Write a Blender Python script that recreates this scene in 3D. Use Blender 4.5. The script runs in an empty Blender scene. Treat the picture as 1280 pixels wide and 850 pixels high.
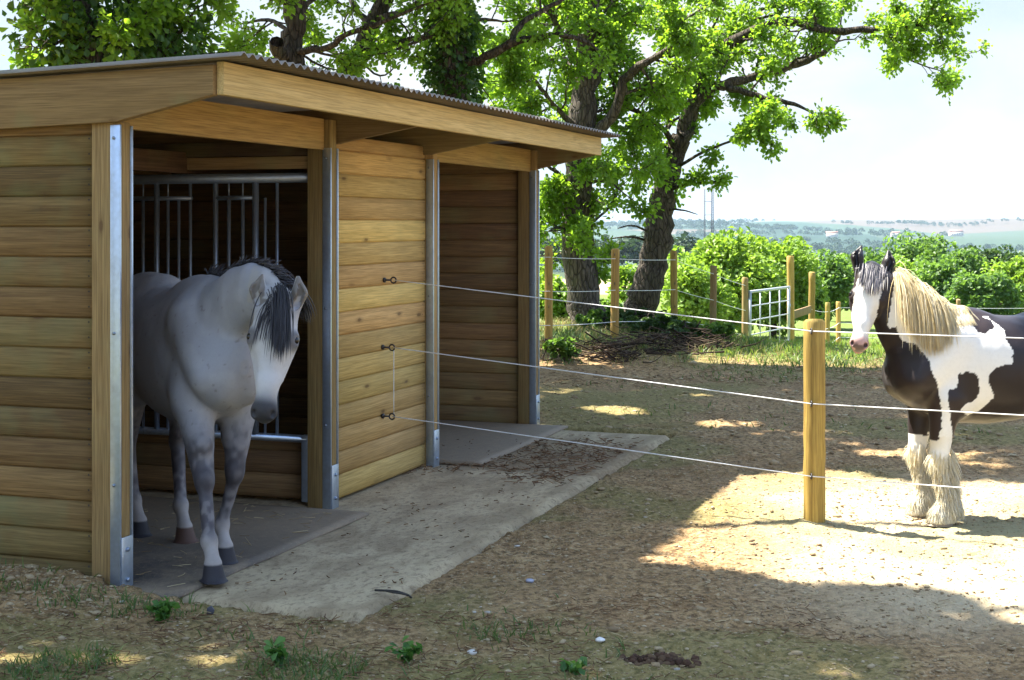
import bpy, bmesh, math, random
import numpy as np
from mathutils import Vector, Matrix

random.seed(7)
RNG = np.random.default_rng(11)
SC = bpy.context.scene
COL = SC.collection
R = math.radians

# ------------------------------------------------------------------ camera model
F, CX, HY, H = 1850.0, 640.0, 281.0, 1.70
def P(x, y, d):
    """world point seen at photo pixel (x, y) from depth d"""
    return np.array([(x - CX) / F * d, d, H - (y - HY) / F * d])

U = np.array([0.3315, 0.9435]); V = np.array([-0.9435, 0.3315])   # along the shed front / into the shed
A0 = np.array([-1.803, 6.807])
SHED_ROT = math.atan2(U[1], U[0])
def shed_w(x, y, z=0.0):
    p = A0 + x * U + y * V
    return np.array([p[0], p[1], z])
def shed_l(X, Y):
    dx, dy = X - A0[0], Y - A0[1]
    return dx * U[0] + dy * U[1], dx * V[0] + dy * V[1]
SUN_H = np.array([0.88, -0.475]) * 0.577      # shadow shift per metre of height
SUN_DIR = Vector((SUN_H[0], SUN_H[1], -1.0)).normalized()

# ------------------------------------------------------------------ numpy noise
def _h(i, j, k, s):
    v = np.sin(i * 127.1 + j * 311.7 + k * 74.7 + s * 53.13) * 43758.5453
    return v - np.floor(v)
def noise3(x, y, z, s=0.0):
    x, y, z = np.broadcast_arrays(np.asarray(x, float), np.asarray(y, float), np.asarray(z, float))
    i, j, k = np.floor(x), np.floor(y), np.floor(z)
    u, v, w = x - i, y - j, z - k
    u, v, w = [t * t * (3 - 2 * t) for t in (u, v, w)]
    r = 0
    for a in (0, 1):
        for b in (0, 1):
            for c in (0, 1):
                r = r + (u if a else 1 - u) * (v if b else 1 - v) * (w if c else 1 - w) * _h(i + a, j + b, k + c, s)
    return r
def noise2(x, y, s=0.0):
    return noise3(x, y, 0.0 * np.asarray(x), s)
def fbm2(x, y, s=0.0, n=4):
    a, f, t = 0.5, 1.0, 0
    for q in range(n):
        t = t + a * noise2(x * f, y * f, s + q); a *= 0.5; f *= 2.03
    return t / (1 - 0.5 ** n)
def sstep(a, b, x):
    t = np.clip((x - a) / (b - a), 0, 1)
    return t * t * (3 - 2 * t)

# ------------------------------------------------------------------ object helpers
def link(o, parent=None):
    COL.objects.link(o)
    if parent is not None:
        o.parent = parent
    return o
def tag(o, label=None, cat=None, group=None, kind=None):
    if label: o['label'] = label
    if cat: o['category'] = cat
    if group: o['group'] = group
    if kind: o['kind'] = kind
    return o
def empty(name, loc=(0, 0, 0), rz=0.0):
    o = bpy.data.objects.new(name, None)
    o.location = loc; o.rotation_euler = (0, 0, rz); o.empty_display_size = 0.1
    return link(o)
def mesh_np(name, verts, faces, mat=None, parent=None, smooth=False, attrs=None, loc=None):
    """faces: int array (n,k) or a list of such arrays"""
    if not isinstance(faces, (list, tuple)): faces = [faces]
    faces = [np.asarray(f, np.int32) for f in faces if len(f)]
    me = bpy.data.meshes.new(name)
    verts = np.asarray(verts, np.float32)
    me.vertices.add(len(verts)); me.vertices.foreach_set('co', verts.ravel())
    loops = np.concatenate([f.ravel() for f in faces])
    tot = np.concatenate([np.full(len(f), f.shape[1], np.int32) for f in faces])
    st = np.concatenate([[0], np.cumsum(tot)[:-1]]).astype(np.int32)
    me.loops.add(len(loops)); me.loops.foreach_set('vertex_index', loops)
    me.polygons.add(len(tot)); me.polygons.foreach_set('loop_start', st); me.polygons.foreach_set('loop_total', tot)
    if smooth: me.polygons.foreach_set('use_smooth', np.ones(len(tot), bool))
    me.update(calc_edges=True)
    for k, v in (attrs or {}).items():
        v = np.asarray(v, np.float32)
        if v.ndim == 1:
            at = me.attributes.new(k, 'FLOAT', 'POINT'); at.data.foreach_set('value', v)
        else:
            at = me.attributes.new(k, 'FLOAT_COLOR', 'POINT')
            c = np.ones((len(v), 4), np.float32); c[:, :3] = v[:, :3]
            at.data.foreach_set('color', c.ravel())
    me.validate()
    if mat: me.materials.append(mat)
    o = bpy.data.objects.new(name, me)
    if loc is not None: o.location = loc
    return link(o, parent)

class MB:
    """collects boxes, prisms and tubes; each piece carries a random value for its material"""
    def __init__(s): s.v, s.f4, s.f3, s.fn, s.rnd, s.n = [], [], [], [], [], 0
    def add(s, v, f4=None, f3=None, fn=None, r=None):
        v = np.asarray(v, float)
        s.v.append(v)
        if f4 is not None and len(f4): s.f4.append(np.asarray(f4) + s.n)
        if f3 is not None and len(f3): s.f3.append(np.asarray(f3) + s.n)
        for q in (fn or []): s.fn.append([i + s.n for i in q])
        s.rnd.append(np.full(len(v), random.random() if r is None else r))
        s.n += len(v)
        return s
    def box(s, x0, x1, y0, y1, z0, z1, r=None, jit=0.0):
        v = np.array([[x, y, z] for z in (z0, z1) for y in (y0, y1) for x in (x0, x1)], float)
        if jit: v += np.random.default_rng(s.n + 3).normal(0, jit, v.shape)
        return s.add(v, [[0, 2, 3, 1], [4, 5, 7, 6], [0, 1, 5, 4], [2, 6, 7, 3], [0, 4, 6, 2], [1, 3, 7, 5]], r=r)
    def prism(s, poly, axis, a, b, r=None):
        """poly in the two other axes, extruded along axis from a to b"""
        n = len(poly); v = []
        for t in (a, b):
            for p, q in poly:
                c = [p, q]; c.insert(axis, t); v.append(c)
        f4 = [[i, (i + 1) % n, n + (i + 1) % n, n + i] for i in range(n)]
        return s.add(v, f4, fn=[list(range(n))[::-1], list(range(n, 2 * n))], r=r)
    def tube(s, pts, rad, sides=8, cap=True, r=None):
        v, f = tube_np(pts, rad, sides)
        n = len(pts)
        s.add(v, f, fn=[list(range(sides))[::-1], list(range((n - 1) * sides, n * sides))] if cap else None, r=r)
        return s
    def build(s, name, mat, parent=None, smooth=False, bevel=0.0, loc=None):
        v = np.concatenate(s.v); faces = []
        if s.f4: faces.append(np.concatenate(s.f4))
        if s.f3: faces.append(np.concatenate(s.f3))
        byk = {}
        for q in s.fn: byk.setdefault(len(q), []).append(q)
        faces += [np.array(q) for q in byk.values()]
        o = mesh_np(name, v, faces, mat, parent, smooth, {'rnd': np.concatenate(s.rnd)}, loc)
        if bevel:
            bm = bmesh.new(); bm.from_mesh(o.data)
            bmesh.ops.recalc_face_normals(bm, faces=bm.faces)
            bm.to_mesh(o.data); bm.free()
            m = o.modifiers.new('bevel', 'BEVEL'); m.width = bevel; m.segments = 2; m.limit_method = 'ANGLE'; m.angle_limit = R(40)
        return o

def tube_np(pts, rad, sides=8):
    pts = np.asarray(pts, float); n = len(pts)
    rad = np.broadcast_to(np.asarray(rad, float), (n,)) if np.ndim(rad) < 2 else np.asarray(rad)
    t = np.gradient(pts, axis=0); t /= np.linalg.norm(t, axis=1)[:, None] + 1e-9
    ref = np.array([0, 0, 1.0]) if abs(t[0][2]) < 0.9 else np.array([1.0, 0, 0])
    a = np.cross(t[0], ref); a /= np.linalg.norm(a)
    ang = np.arange(sides) * 2 * math.pi / sides
    v = np.zeros((n, sides, 3))
    for i in range(n):
        a = a - t[i] * a.dot(t[i]); a /= np.linalg.norm(a) + 1e-9
        b = np.cross(t[i], a)
        v[i] = pts[i] + rad[i] * (np.cos(ang)[:, None] * a + np.sin(ang)[:, None] * b)
    i, j = np.meshgrid(np.arange(n - 1), np.arange(sides), indexing='ij')
    k = (j + 1) % sides
    f = np.stack([i * sides + j, i * sides + k, (i + 1) * sides + k, (i + 1) * sides + j], -1).reshape(-1, 4)
    return v.reshape(-1, 3), f
def spline(pts, per=4):
    """Catmull-Rom through pts"""
    p = np.asarray(pts, float)
    if len(p) < 3: 
        t = np.linspace(0, 1, per + 1)[:, None]
        return p[0] * (1 - t) + p[-1] * t
    q = np.vstack([2 * p[0] - p[1], p, 2 * p[-1] - p[-2]]); out = []
    for i in range(1, len(q) - 2):
        for t in np.arange(per) / per:
            out.append(0.5 * (2 * q[i] + (q[i + 1] - q[i - 1]) * t + (2 * q[i - 1] - 5 * q[i] + 4 * q[i + 1] - q[i + 2]) * t * t
                              + (3 * q[i] - q[i - 1] - 3 * q[i + 1] + q[i + 2]) * t ** 3))
    out.append(q[-2])
    return np.array(out)

# ------------------------------------------------------------------ materials
class NT:
    def __init__(s, name):
        s.m = bpy.data.materials.new(name); s.m.use_nodes = True
        s.t = s.m.node_tree; s.t.nodes.clear()
        s.out = s.t.nodes.new('ShaderNodeOutputMaterial')
    def n(s, typ, **kw):
        nd = s.t.nodes.new(typ)
        for k, v in kw.items():
            if k.startswith('i_'):
                key = k[2:].replace('_', ' ')
                s.set(nd.inputs[int(key)] if key.isdigit() else nd.inputs[key], v)
            else: setattr(nd, k, v)
        return nd
    def set(s, sock, v):
        if hasattr(v, 'is_output') or isinstance(v, bpy.types.NodeSocket): s.t.links.new(v, sock)
        else: sock.default_value = v
    def math(s, op, a, b=0.5, clamp=False):
        nd = s.n('ShaderNodeMath', operation=op, use_clamp=clamp); s.set(nd.inputs[0], a); s.set(nd.inputs[1], b); return nd.outputs[0]
    def mix(s, fac, a, b, blend='MIX'):
        nd = s.n('ShaderNodeMix', data_type='RGBA', blend_type=blend)
        s.set(nd.inputs[0], fac); s.set(nd.inputs[6], a); s.set(nd.inputs[7], b); return nd.outputs[2]
    def ramp(s, fac, stops, interp='LINEAR'):
        nd = s.n('ShaderNodeValToRGB'); cr = nd.color_ramp; cr.interpolation = interp
        while len(cr.elements) < len(stops): cr.elements.new(0.5)
        for e, (p, c) in zip(cr.elements, stops):
            e.position = p; e.color = (*c, 1) if len(c) == 3 else c
        s.set(nd.inputs[0], fac); return nd.outputs[0]
    def noise(s, vec, scale, detail=4, rough=0.55, dist=0.0, out=0):
        nd = s.n('ShaderNodeTexNoise'); nd.inputs['Scale'].default_value = scale; nd.inputs['Detail'].default_value = detail
        nd.inputs['Roughness'].default_value = rough; nd.inputs['Distortion'].default_value = dist
        if vec is not None: s.set(nd.inputs['Vector'], vec)
        return nd.outputs[out]
    def mapping(s, vec, scale=(1, 1, 1), loc=(0, 0, 0)):
        nd = s.n('ShaderNodeMapping'); s.set(nd.inputs['Vector'], vec); s.set(nd.inputs['Scale'], scale); s.set(nd.inputs['Location'], loc); return nd.outputs[0]
    def attr(s, name, out='Fac'):
        return s.n('ShaderNodeAttribute', attribute_name=name).outputs[out]
    def bump(s, h, strength=0.3, dist=0.01, normal=None):
        nd = s.n('ShaderNodeBump'); s.set(nd.inputs['Height'], h); nd.inputs['Strength'].default_value = strength; nd.inputs['Distance'].default_value = dist
        if normal is not None: s.set(nd.inputs['Normal'], normal)
        return nd.outputs[0]
    def bsdf(s, col, rough=0.7, metal=0.0, normal=None, spec=0.5, **kw):
        nd = s.n('ShaderNodeBsdfPrincipled'); s.set(nd.inputs['Base Color'], col); s.set(nd.inputs['Roughness'], rough); s.set(nd.inputs['Metallic'], metal)
        s.set(nd.inputs['Specular IOR Level'], spec)
        for k, v in kw.items(): s.set(nd.inputs[k.replace('_', ' ')], v)
        if normal is not None: s.set(nd.inputs['Normal'], normal)
        return nd.outputs[0]
    def end(s, sh):
        s.t.links.new(sh, s.out.inputs['Surface']); return s.m
def C4(r, g, b): return (r, g, b, 1)

def wood_mat(name, grain, light=(0.47, 0.335, 0.135), dark=(0.28, 0.18, 0.062), green=0.25, knots=True, rough=0.75, nails=None):
    """sawn treated pine; grain = axis the planks run along"""
    t = NT(name)
    co = t.n('ShaderNodeTexCoord').outputs['Object']; rnd = t.attr('rnd')
    sc = [20.0, 20.0, 20.0]; sc[grain] = 0.8
    off = t.n('ShaderNodeCombineXYZ'); t.set(off.inputs[0], t.math('MULTIPLY', rnd, 91)); t.set(off.inputs[1], t.math('MULTIPLY', rnd, 37)); t.set(off.inputs[2], t.math('MULTIPLY', rnd, 53))
    v = t.n('ShaderNodeVectorMath', operation='ADD'); t.set(v.inputs[0], co); t.set(v.inputs[1], off.outputs[0])
    vec = v.outputs[0]
    g1 = t.noise(t.mapping(vec, tuple(sc)), 2.2, 6, 0.65, 0.35)
    sc2 = [85.0, 85.0, 85.0]; sc2[grain] = 2.0
    g2 = t.noise(t.mapping(vec, tuple(sc2)), 2.0, 3, 0.6, 0.2)
    blot = t.noise(vec, 2.3, 3, 0.55)
    col = t.mix(t.ramp(g1, [(0.3, (0, 0, 0)), (0.7, (1, 1, 1))]), C4(*dark), C4(*light))
    col = t.mix(t.math('MULTIPLY', t.ramp(g2, [(0.35, (1, 1, 1)), (0.6, (0, 0, 0))]), 0.6), col, C4(*[c * 0.55 for c in dark]))
    val = t.n('ShaderNodeMapRange'); t.set(val.inputs[0], rnd); val.inputs[3].default_value = 0.70; val.inputs[4].default_value = 1.22
    hs = t.n('ShaderNodeHueSaturation'); t.set(hs.inputs['Value'], val.outputs[0]); t.set(hs.inputs['Color'], col); hs.inputs['Saturation'].default_value = 1.0
    t.set(hs.inputs['Hue'], t.math('ADD', t.math('MULTIPLY', t.math('FRACT', t.math('MULTIPLY', rnd, 7.3)), 0.02), 0.485))
    col = hs.outputs[0]
    # copper-green treatment stains
    gm = t.math('MULTIPLY', t.ramp(blot, [(0.52, (0, 0, 0)), (0.75, (1, 1, 1))]), green)
    col = t.mix(gm, col, C4(0.20, 0.23, 0.10))
    if knots:
        kscale = [7.5, 7.5, 7.5]; kscale[grain] = 2.6
        vo = t.n('ShaderNodeTexVoronoi'); t.set(vo.inputs['Vector'], t.mapping(vec, tuple(kscale))); vo.inputs['Scale'].default_value = 1.0; vo.inputs['Randomness'].default_value = 1.0
        dd = t.math('ADD', vo.outputs['Distance'], t.math('MULTIPLY', t.noise(vec, 40, 2), 0.05))
        k = t.ramp(dd, [(0.09, (1, 1, 1)), (0.13, (0.35, 0.35, 0.35)), (0.22, (0, 0, 0))])
        sel = t.math('GREATER_THAN', t.n('ShaderNodeSeparateColor').outputs[0], 2) 
        scol = t.n('ShaderNodeSeparateColor'); t.set(scol.inputs[0], vo.outputs['Color'])
        sel = t.math('GREATER_THAN', scol.outputs[0], 0.45)
        col = t.mix(t.math('MULTIPLY', t.math('MULTIPLY', k, sel), 0.75), col, C4(0.10, 0.05, 0.02))
    if nails:                                   # nail heads: two to a board at each listed position
        cols_, z0, bh = nails
        sx = t.n('ShaderNodeSeparateXYZ'); t.set(sx.inputs[0], co)
        zf = t.math('MULTIPLY', t.math('ABSOLUTE', t.math('SUBTRACT', t.math('FRACT', t.math('MULTIPLY', t.math('SUBTRACT', sx.outputs[2], z0), 2 / bh)), 0.5)), bh / 2)
        m = None
        for q in cols_:
            dx = t.math('SUBTRACT', sx.outputs[grain], q); d2 = t.math('SQRT', t.math('ADD', t.math('MULTIPLY', dx, dx), t.math('MULTIPLY', zf, zf)))
            k_ = t.math('LESS_THAN', d2, 0.0048); m = k_ if m is None else t.math('MAXIMUM', m, k_)
        col = t.mix(t.math('MULTIPLY', m, 0.85), col, C4(0.06, 0.05, 0.045))
    h = t.math('ADD', t.math('MULTIPLY', g1, 0.5), t.math('MULTIPLY', g2, 0.6))
    return t.end(t.bsdf(col, rough, normal=t.bump(h, 0.35, 0.004), spec=0.3))

def metal_mat(name, col=(0.55, 0.6, 0.66), rough=0.36, metal=0.85, dirt=0.3):
    t = NT(name); co = t.n('ShaderNodeTexCoord').outputs['Object']
    n1 = t.noise(co, 9, 4, 0.6); vo = t.n('ShaderNodeTexVoronoi'); t.set(vo.inputs['Vector'], co); vo.inputs['Scale'].default_value = 45
    c = t.mix(t.math('MULTIPLY', vo.outputs['Distance'], 0.5), C4(*col), C4(*[x * 0.72 for x in col]))
    c = t.mix(t.math('MULTIPLY', t.ramp(n1, [(0.5, (0, 0, 0)), (0.75, (1, 1, 1))]), dirt), c, C4(0.25, 0.22, 0.17))
    r = t.math('ADD', t.math('MULTIPLY', n1, 0.3), rough - 0.12)
    return t.end(t.bsdf(c, r, metal, normal=t.bump(n1, 0.08, 0.003)))

def plain_mat(name, col, rough=0.6, metal=0.0, var=0.25, scale=20, bump=0.2):
    t = NT(name); co = t.n('ShaderNodeTexCoord').outputs['Object']
    n1 = t.noise(co, scale, 4, 0.6)
    c = t.mix(t.ramp(n1, [(0.3, (0, 0, 0)), (0.7, (1, 1, 1))]), C4(*[x * (1 - var) for x in col]), C4(*[min(1, x * (1 + var)) for x in col]))
    return t.end(t.bsdf(c, rough, metal, normal=t.bump(n1, bump, 0.01)))

def leaf_mat(name, cols, trans=(0.42, 0.62, 0.06), tw=0.45, rough=0.5):
    """cols: dark .. light reflectances picked by the per-leaf random value"""
    t = NT(name); rnd = t.attr('rnd')
    n = len(cols)
    c = t.ramp(rnd, [(i / (n - 1), q) for i, q in enumerate(cols)])
    d = t.bsdf(c, rough, spec=0.35)
    tr = t.n('ShaderNodeBsdfTranslucent')
    t.set(tr.inputs['Color'], t.mix(t.math('MULTIPLY', rnd, 0.5), C4(*trans), C4(trans[0] * 1.25, trans[1] * 1.0, trans[2])))
    mx = t.n('ShaderNodeMixShader'); mx.inputs[0].default_value = tw
    t.t.links.new(d, mx.inputs[1]); t.t.links.new(tr.outputs[0], mx.inputs[2])
    return t.end(mx.outputs[0])

def bark_mat(name, dark=(0.035, 0.028, 0.022), light=(0.13, 0.105, 0.08), moss=0.25):
    t = NT(name); co = t.n('ShaderNodeTexCoord').outputs['Object']
    g = t.noise(t.mapping(co, (1, 1, 0.22)), 16, 5, 0.65, 0.8)
    vo = t.n('ShaderNodeTexVoronoi', feature='DISTANCE_TO_EDGE'); t.set(vo.inputs['Vector'], t.mapping(co, (1, 1, 0.3))); vo.inputs['Scale'].default_value = 18
    e = t.ramp(vo.outputs['Distance'], [(0.0, (0, 0, 0)), (0.12, (1, 1, 1))])
    c = t.mix(t.ramp(g, [(0.35, (0, 0, 0)), (0.7, (1, 1, 1))]), C4(*dark), C4(*light))
    c = t.mix(t.math('MULTIPLY', t.math('SUBTRACT', 1.0, e), 0.6), c, C4(*[x * 0.5 for x in dark]))
    c = t.mix(t.math('MULTIPLY', t.ramp(t.noise(co, 3, 4), [(0.55, (0, 0, 0)), (0.75, (1, 1, 1))]), moss), c, C4(0.10, 0.12, 0.035))
    return t.end(t.bsdf(c, 0.9, normal=t.bump(t.math('ADD', t.math('MULTIPLY', g, 0.6), e), 0.8, 0.03), spec=0.2))

# ================================================================== camera, light, world
cam = bpy.data.cameras.new('camera'); camo = link(bpy.data.objects.new('camera', cam))
camo.location = (0, 0, H); camo.rotation_euler = (R(90), 0, 0)
cam.sensor_width = 36; cam.lens = F / 1280 * 36; cam.shift_y = -(425 - HY) / 1280
cam.clip_start = 0.1; cam.clip_end = 20000
SC.camera = camo
SC.view_settings.view_transform = 'Standard'; SC.view_settings.look = 'None'
SC.view_settings.exposure = 2.15; SC.view_settings.gamma = 1; SC.view_settings.use_curve_mapping = False
SC.cycles.use_denoising = True
SC.cycles.max_bounces = 12; SC.cycles.diffuse_bounces = 7; SC.cycles.transmission_bounces = 4
SC.cycles.volume_bounces = 1

sl = bpy.data.lights.new('sun', 'SUN'); sl.energy = 5.0; sl.angle = R(0.53); sl.color = (1.0, 0.95, 0.86)
so = link(bpy.data.objects.new('sun', sl)); so.rotation_euler = SUN_DIR.to_track_quat('-Z', 'Y').to_euler(); so.location = (-10, 8, 20)

W = bpy.data.worlds.new('World'); SC.world = W; W.use_nodes = True
nt = W.node_tree; nt.nodes.clear()
wo = nt.nodes.new('ShaderNodeOutputWorld'); bg = nt.nodes.new('ShaderNodeBackground')
sky = nt.nodes.new('ShaderNodeTexSky'); sky.sky_type = 'NISHITA'; sky.sun_disc = False
sky.sun_elevation = R(60); sky.sun_rotation = math.atan2(-SUN_H[0], -SUN_H[1]); sky.altitude = 200
sky.air_density = 1.0; sky.dust_density = 1.0; sky.ozone_density = 1.0
# thin high cloud mixed over the blue
tc = nt.nodes.new('ShaderNodeTexCoord'); mp = nt.nodes.new('ShaderNodeMapping'); mp.inputs['Scale'].default_value = (2.2, 2.2, 7.0)
nz = nt.nodes.new('ShaderNodeTexNoise'); nz.inputs['Scale'].default_value = 1.6; nz.inputs['Detail'].default_value = 6; nz.inputs['Roughness'].default_value = 0.55; nz.inputs['Distortion'].default_value = 0.6
rp = nt.nodes.new('ShaderNodeValToRGB'); rp.color_ramp.elements[0].position = 0.33; rp.color_ramp.elements[1].position = 0.62
rp.color_ramp.elements[0].color = (0.0, 0.0, 0.0, 1)
mxw = nt.nodes.new('ShaderNodeMix'); mxw.data_type = 'RGBA'
nt.links.new(tc.outputs['Generated'], mp.inputs['Vector']); nt.links.new(mp.outputs[0], nz.inputs['Vector']); nt.links.new(nz.outputs[0], rp.inputs[0])
sx = nt.nodes.new('ShaderNodeSeparateXYZ'); nt.links.new(tc.outputs['Generated'], sx.inputs[0])
mr = nt.nodes.new('ShaderNodeMapRange'); mr.inputs[1].default_value = 0.16; mr.inputs[2].default_value = 0.50; mr.inputs[3].default_value = 0.97; mr.inputs[4].default_value = 0.15
mm = nt.nodes.new('ShaderNodeMath'); mm.operation = 'MULTIPLY'
nt.links.new(sx.outputs[2], mr.inputs[0]); mm.inputs[0].default_value = 1.0; nt.links.new(mr.outputs[0], mm.inputs[1]); nt.links.new(mm.outputs[0], mxw.inputs[0])
mc = nt.nodes.new('ShaderNodeMix'); mc.data_type = 'RGBA'; mc.inputs[6].default_value = (1.06, 1.32, 1.60, 1); mc.inputs[7].default_value = (1.53, 1.57, 1.60, 1)
nt.links.new(rp.outputs[0], mc.inputs[0]); nt.links.new(mc.outputs[2], mxw.inputs[7]); nt.links.new(sky.outputs[0], mxw.inputs[6])
nt.links.new(mxw.outputs[2], bg.inputs['Color']); bg.inputs['Strength'].default_value = 0.14
nt.links.new(bg.outputs[0], wo.inputs['Surface'])

# ================================================================== ground
SLAB = (0.0, 5.92, -1.215, 0.0)          # local x0, x1, y0, y1 of the concrete apron
def base_z(X, Y):
    X = np.asarray(X, float); Y = np.asarray(Y, float)
    z = -0.10 * np.clip(Y - 20.5, 0, 10.5) * sstep(0.6, 3.2, X - 0.12 * (Y - 20.5)) 
    z = z - 0.10 * np.clip(Y - 26.0, 0, 10.5) * (1 - sstep(0.6, 3.2, X - 0.12 * (Y - 20.5)))
    z = z - 0.028 * np.clip(Y - 31, 0, 220)
    z = z + 0.24 * np.exp(-((X - 1.3) / 2.4) ** 2 - ((Y - 21.3) / 2.6) ** 2)          # bank under the trees
    z = z + 0.10 * np.exp(-((X - 0.7) / 1.6) ** 2 - ((Y - 18.4) / 1.3) ** 2)
    z = z + 0.16 * np.exp(-((X + 2.45) / 0.75) ** 2 - ((Y - 6.75) / 0.42) ** 2)       # soil heaped on the left wall
    # valley and the far hills
    z = z - 46 * sstep(260, 800, Y)
    d = np.hypot(X, Y)
    ridge = sstep(750, 3400, Y) * (43 + 26 * fbm2(X / 900, Y / 1100, 3.3, 4)) + 34 * sstep(700, 2200, Y) * (fbm2(X / 380, Y / 560, 9.1, 4) - 0.5) * sstep(700, 1400, Y)
    z = z + ridge - 9 * sstep(200, 2400, X) * sstep(1500, 3400, Y)
    return z
def in_slab_d(X, Y):
    """signed distance (negative inside) to slab + shed floor"""
    x, y = shed_l(np.asarray(X, float), np.asarray(Y, float))
    dx = np.maximum(SLAB[0] - 0.02 - x, x - 6.2); dy = np.maximum(SLAB[2] - y, y - 3.2)
    return np.maximum(dx, dy)
def rough_z(X, Y):
    near = 1 - sstep(14, 24, Y)
    n = 0.030 * (fbm2(X * 1.3, Y * 1.3, 1.0, 3) - 0.5) + 0.030 * (fbm2(X * 6, Y * 6, 2.0, 3) - 0.5) + 0.016 * (noise2(X * 19, Y * 19, 5.0) - 0.5)
    n = n + 0.012 * (noise2(X * 34, Y * 34, 8.0) - 0.5)
    # hoof dents
    ci, cj = np.floor(X / 0.27), np.floor(Y / 0.27); dent = np.zeros(np.shape(X))
    for a in (-1, 0, 1):
        for b in (-1, 0, 1):
            i, j = ci + a, cj + b; px, py = (i + _h(i, j, 0, 1.0)) * 0.27, (j + _h(i, j, 0, 2.0)) * 0.27
            q = np.hypot(X - px, Y - py) / (0.05 + 0.03 * _h(i, j, 0, 3.0)); on = _h(i, j, 0, 4.0) > 0.45
            dent = dent + on * (-0.020 * np.exp(-q ** 4) + 0.009 * np.exp(-((q - 1.35) / 0.35) ** 2)) * _h(i, j, 0, 5.0)
    n = n + dent * near * (Y > 4.0)
    n = n + 0.035 * np.exp(-(np.hypot(X - 1.70, Y - 8.37) / 0.11) ** 2) * (0.5 + fbm2(X * 14, Y * 14, 6.0, 2))      # soil rammed round the near post
    return n * (0.25 + 0.75 * near)
def ground_z(X, Y):
    z = base_z(X, Y) + rough_z(X, Y)
    d = in_slab_d(X, Y)
    z = z - 0.018 * (1 - sstep(0.02, 0.8, d)) 
    z = np.where(d < 0.0, np.minimum(z, -0.03), z)
    z = z - 0.09 * (1 - sstep(-0.10, -0.01, d))
    return z
def axis_lines(a, b, fine, lo, hi, grow=1.10, capstep=260):
    mid = list(np.arange(a, b + 1e-6, fine)); up = [b]; st = fine
    while up[-1] < hi:
        st = min(st * grow, capstep); up.append(up[-1] + st)
    dn = [a]; st = fine
    while dn[-1] > lo:
        st = min(st * grow, capstep); dn.append(dn[-1] - st)
    return np.array(dn[::-1][:-1] + mid + up[1:])
gx = axis_lines(-4.6, 5.2, 0.032, -4200, 4200); gy = axis_lines(4.6, 13.5, 0.034, -40, 5200, 1.045, 60)
GX, GY = np.meshgrid(gx, gy, indexing='ij')
GZ = ground_z(GX, GY)
nx, ny = GX.shape
ii, jj = np.meshgrid(np.arange(nx - 1), np.arange(ny - 1), indexing='ij')
gf = np.stack([ii * ny + jj, (ii + 1) * ny + jj, (ii + 1) * ny + jj + 1, ii * ny + jj + 1], -1).reshape(-1, 4)
def grass_w(X, Y):
    """how grassy the soil is"""
    w = sstep(0.46, 0.62, fbm2(X * 0.9, Y * 0.9, 4.0, 4)) * 0.35
    edge = 18.2 + 1.5 * (fbm2(X * 0.7, Y * 0.3, 6.0, 3) - 0.5) - 0.5 * sstep(2.5, 5, X)
    w = np.maximum(w, sstep(edge - 0.7, edge + 0.8, Y))
    w = np.maximum(w, 0.55 * (1 - sstep(5.6, 6.5, Y + 0.5 * fbm2(X * 2, Y * 2, 2.0, 3))) * (1 - sstep(-0.2, 1.0, X)))
    return w
gw = grass_w(GX, GY)
tr = np.zeros_like(GX)                    # bare farm track and ploughed field in the gap between the trunks
trk = 3.55 + 0.9 * np.sin((GY - 30) / 14.0) - 0.02 * (GY - 35)
tr = np.exp(-((GX - trk) / 0.9) ** 2) * sstep(28, 32, GY) * (1 - sstep(95, 130, GY))
plough = sstep(96, 104, GY) * (1 - sstep(205, 222, GY)) * sstep(-30, -24, GX) * (1 - sstep(14, 22, GX))

t = NT('ground_soil')
pos = t.n('ShaderNodeNewGeometry').outputs['Position']
g = t.attr('grass'); sn = t.attr('sun_patch_pale'); tk = t.attr('track'); pl = t.attr('plough')
n0 = t.noise(pos, 0.55, 4); n1 = t.noise(pos, 3.2, 5, 0.65); n2 = t.noise(pos, 26, 4, 0.7); n3 = t.noise(pos, 95, 2, 0.6)
soil = t.mix(t.ramp(n1, [(0.30, (0, 0, 0)), (0.70, (1, 1, 1))]), C4(0.265, 0.158, 0.070), C4(0.42, 0.282, 0.138))
soil = t.mix(t.ramp(n2, [(0.38, (1, 1, 1)), (0.55, (0, 0, 0))]), soil, C4(0.125, 0.078, 0.038))
soil = t.mix(t.math('MULTIPLY', t.ramp(n2, [(0.58, (0, 0, 0)), (0.74, (1, 1, 1))]), 0.7), soil, C4(0.52, 0.43, 0.28))
soil = t.mix(t.math('MULTIPLY', t.ramp(n0, [(0.45, (0, 0, 0)), (0.65, (1, 1, 1))]), 0.35), soil, C4(0.22, 0.145, 0.07))
soil = t.mix(t.math('MULTIPLY', sn, t.ramp(n1, [(0.2, (0.45, 0.45, 0.45)), (0.6, (0.9, 0.9, 0.9))])), soil, t.mix(n2, C4(0.40, 0.315, 0.19), C4(0.56, 0.47, 0.31)))  # sandy soil, paled under the sun patch so its colour adds to the sunlight
soil = t.mix(t.math('MULTIPLY', t.ramp(n3, [(0.62, (0, 0, 0)), (0.72, (1, 1, 1))]), 0.5), soil, C4(0.60, 0.53, 0.38))
gcol = t.mix(n1, C4(0.06, 0.115, 0.018), C4(0.13, 0.20, 0.035))
gcol = t.mix(t.math('MULTIPLY', n2, 0.35), gcol, C4(0.19, 0.17, 0.07))
col = t.mix(t.math('MULTIPLY', g, t.ramp(n2, [(0.25, (0.55, 0.55, 0.55)), (0.5, (1, 1, 1))])), soil, gcol)
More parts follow.
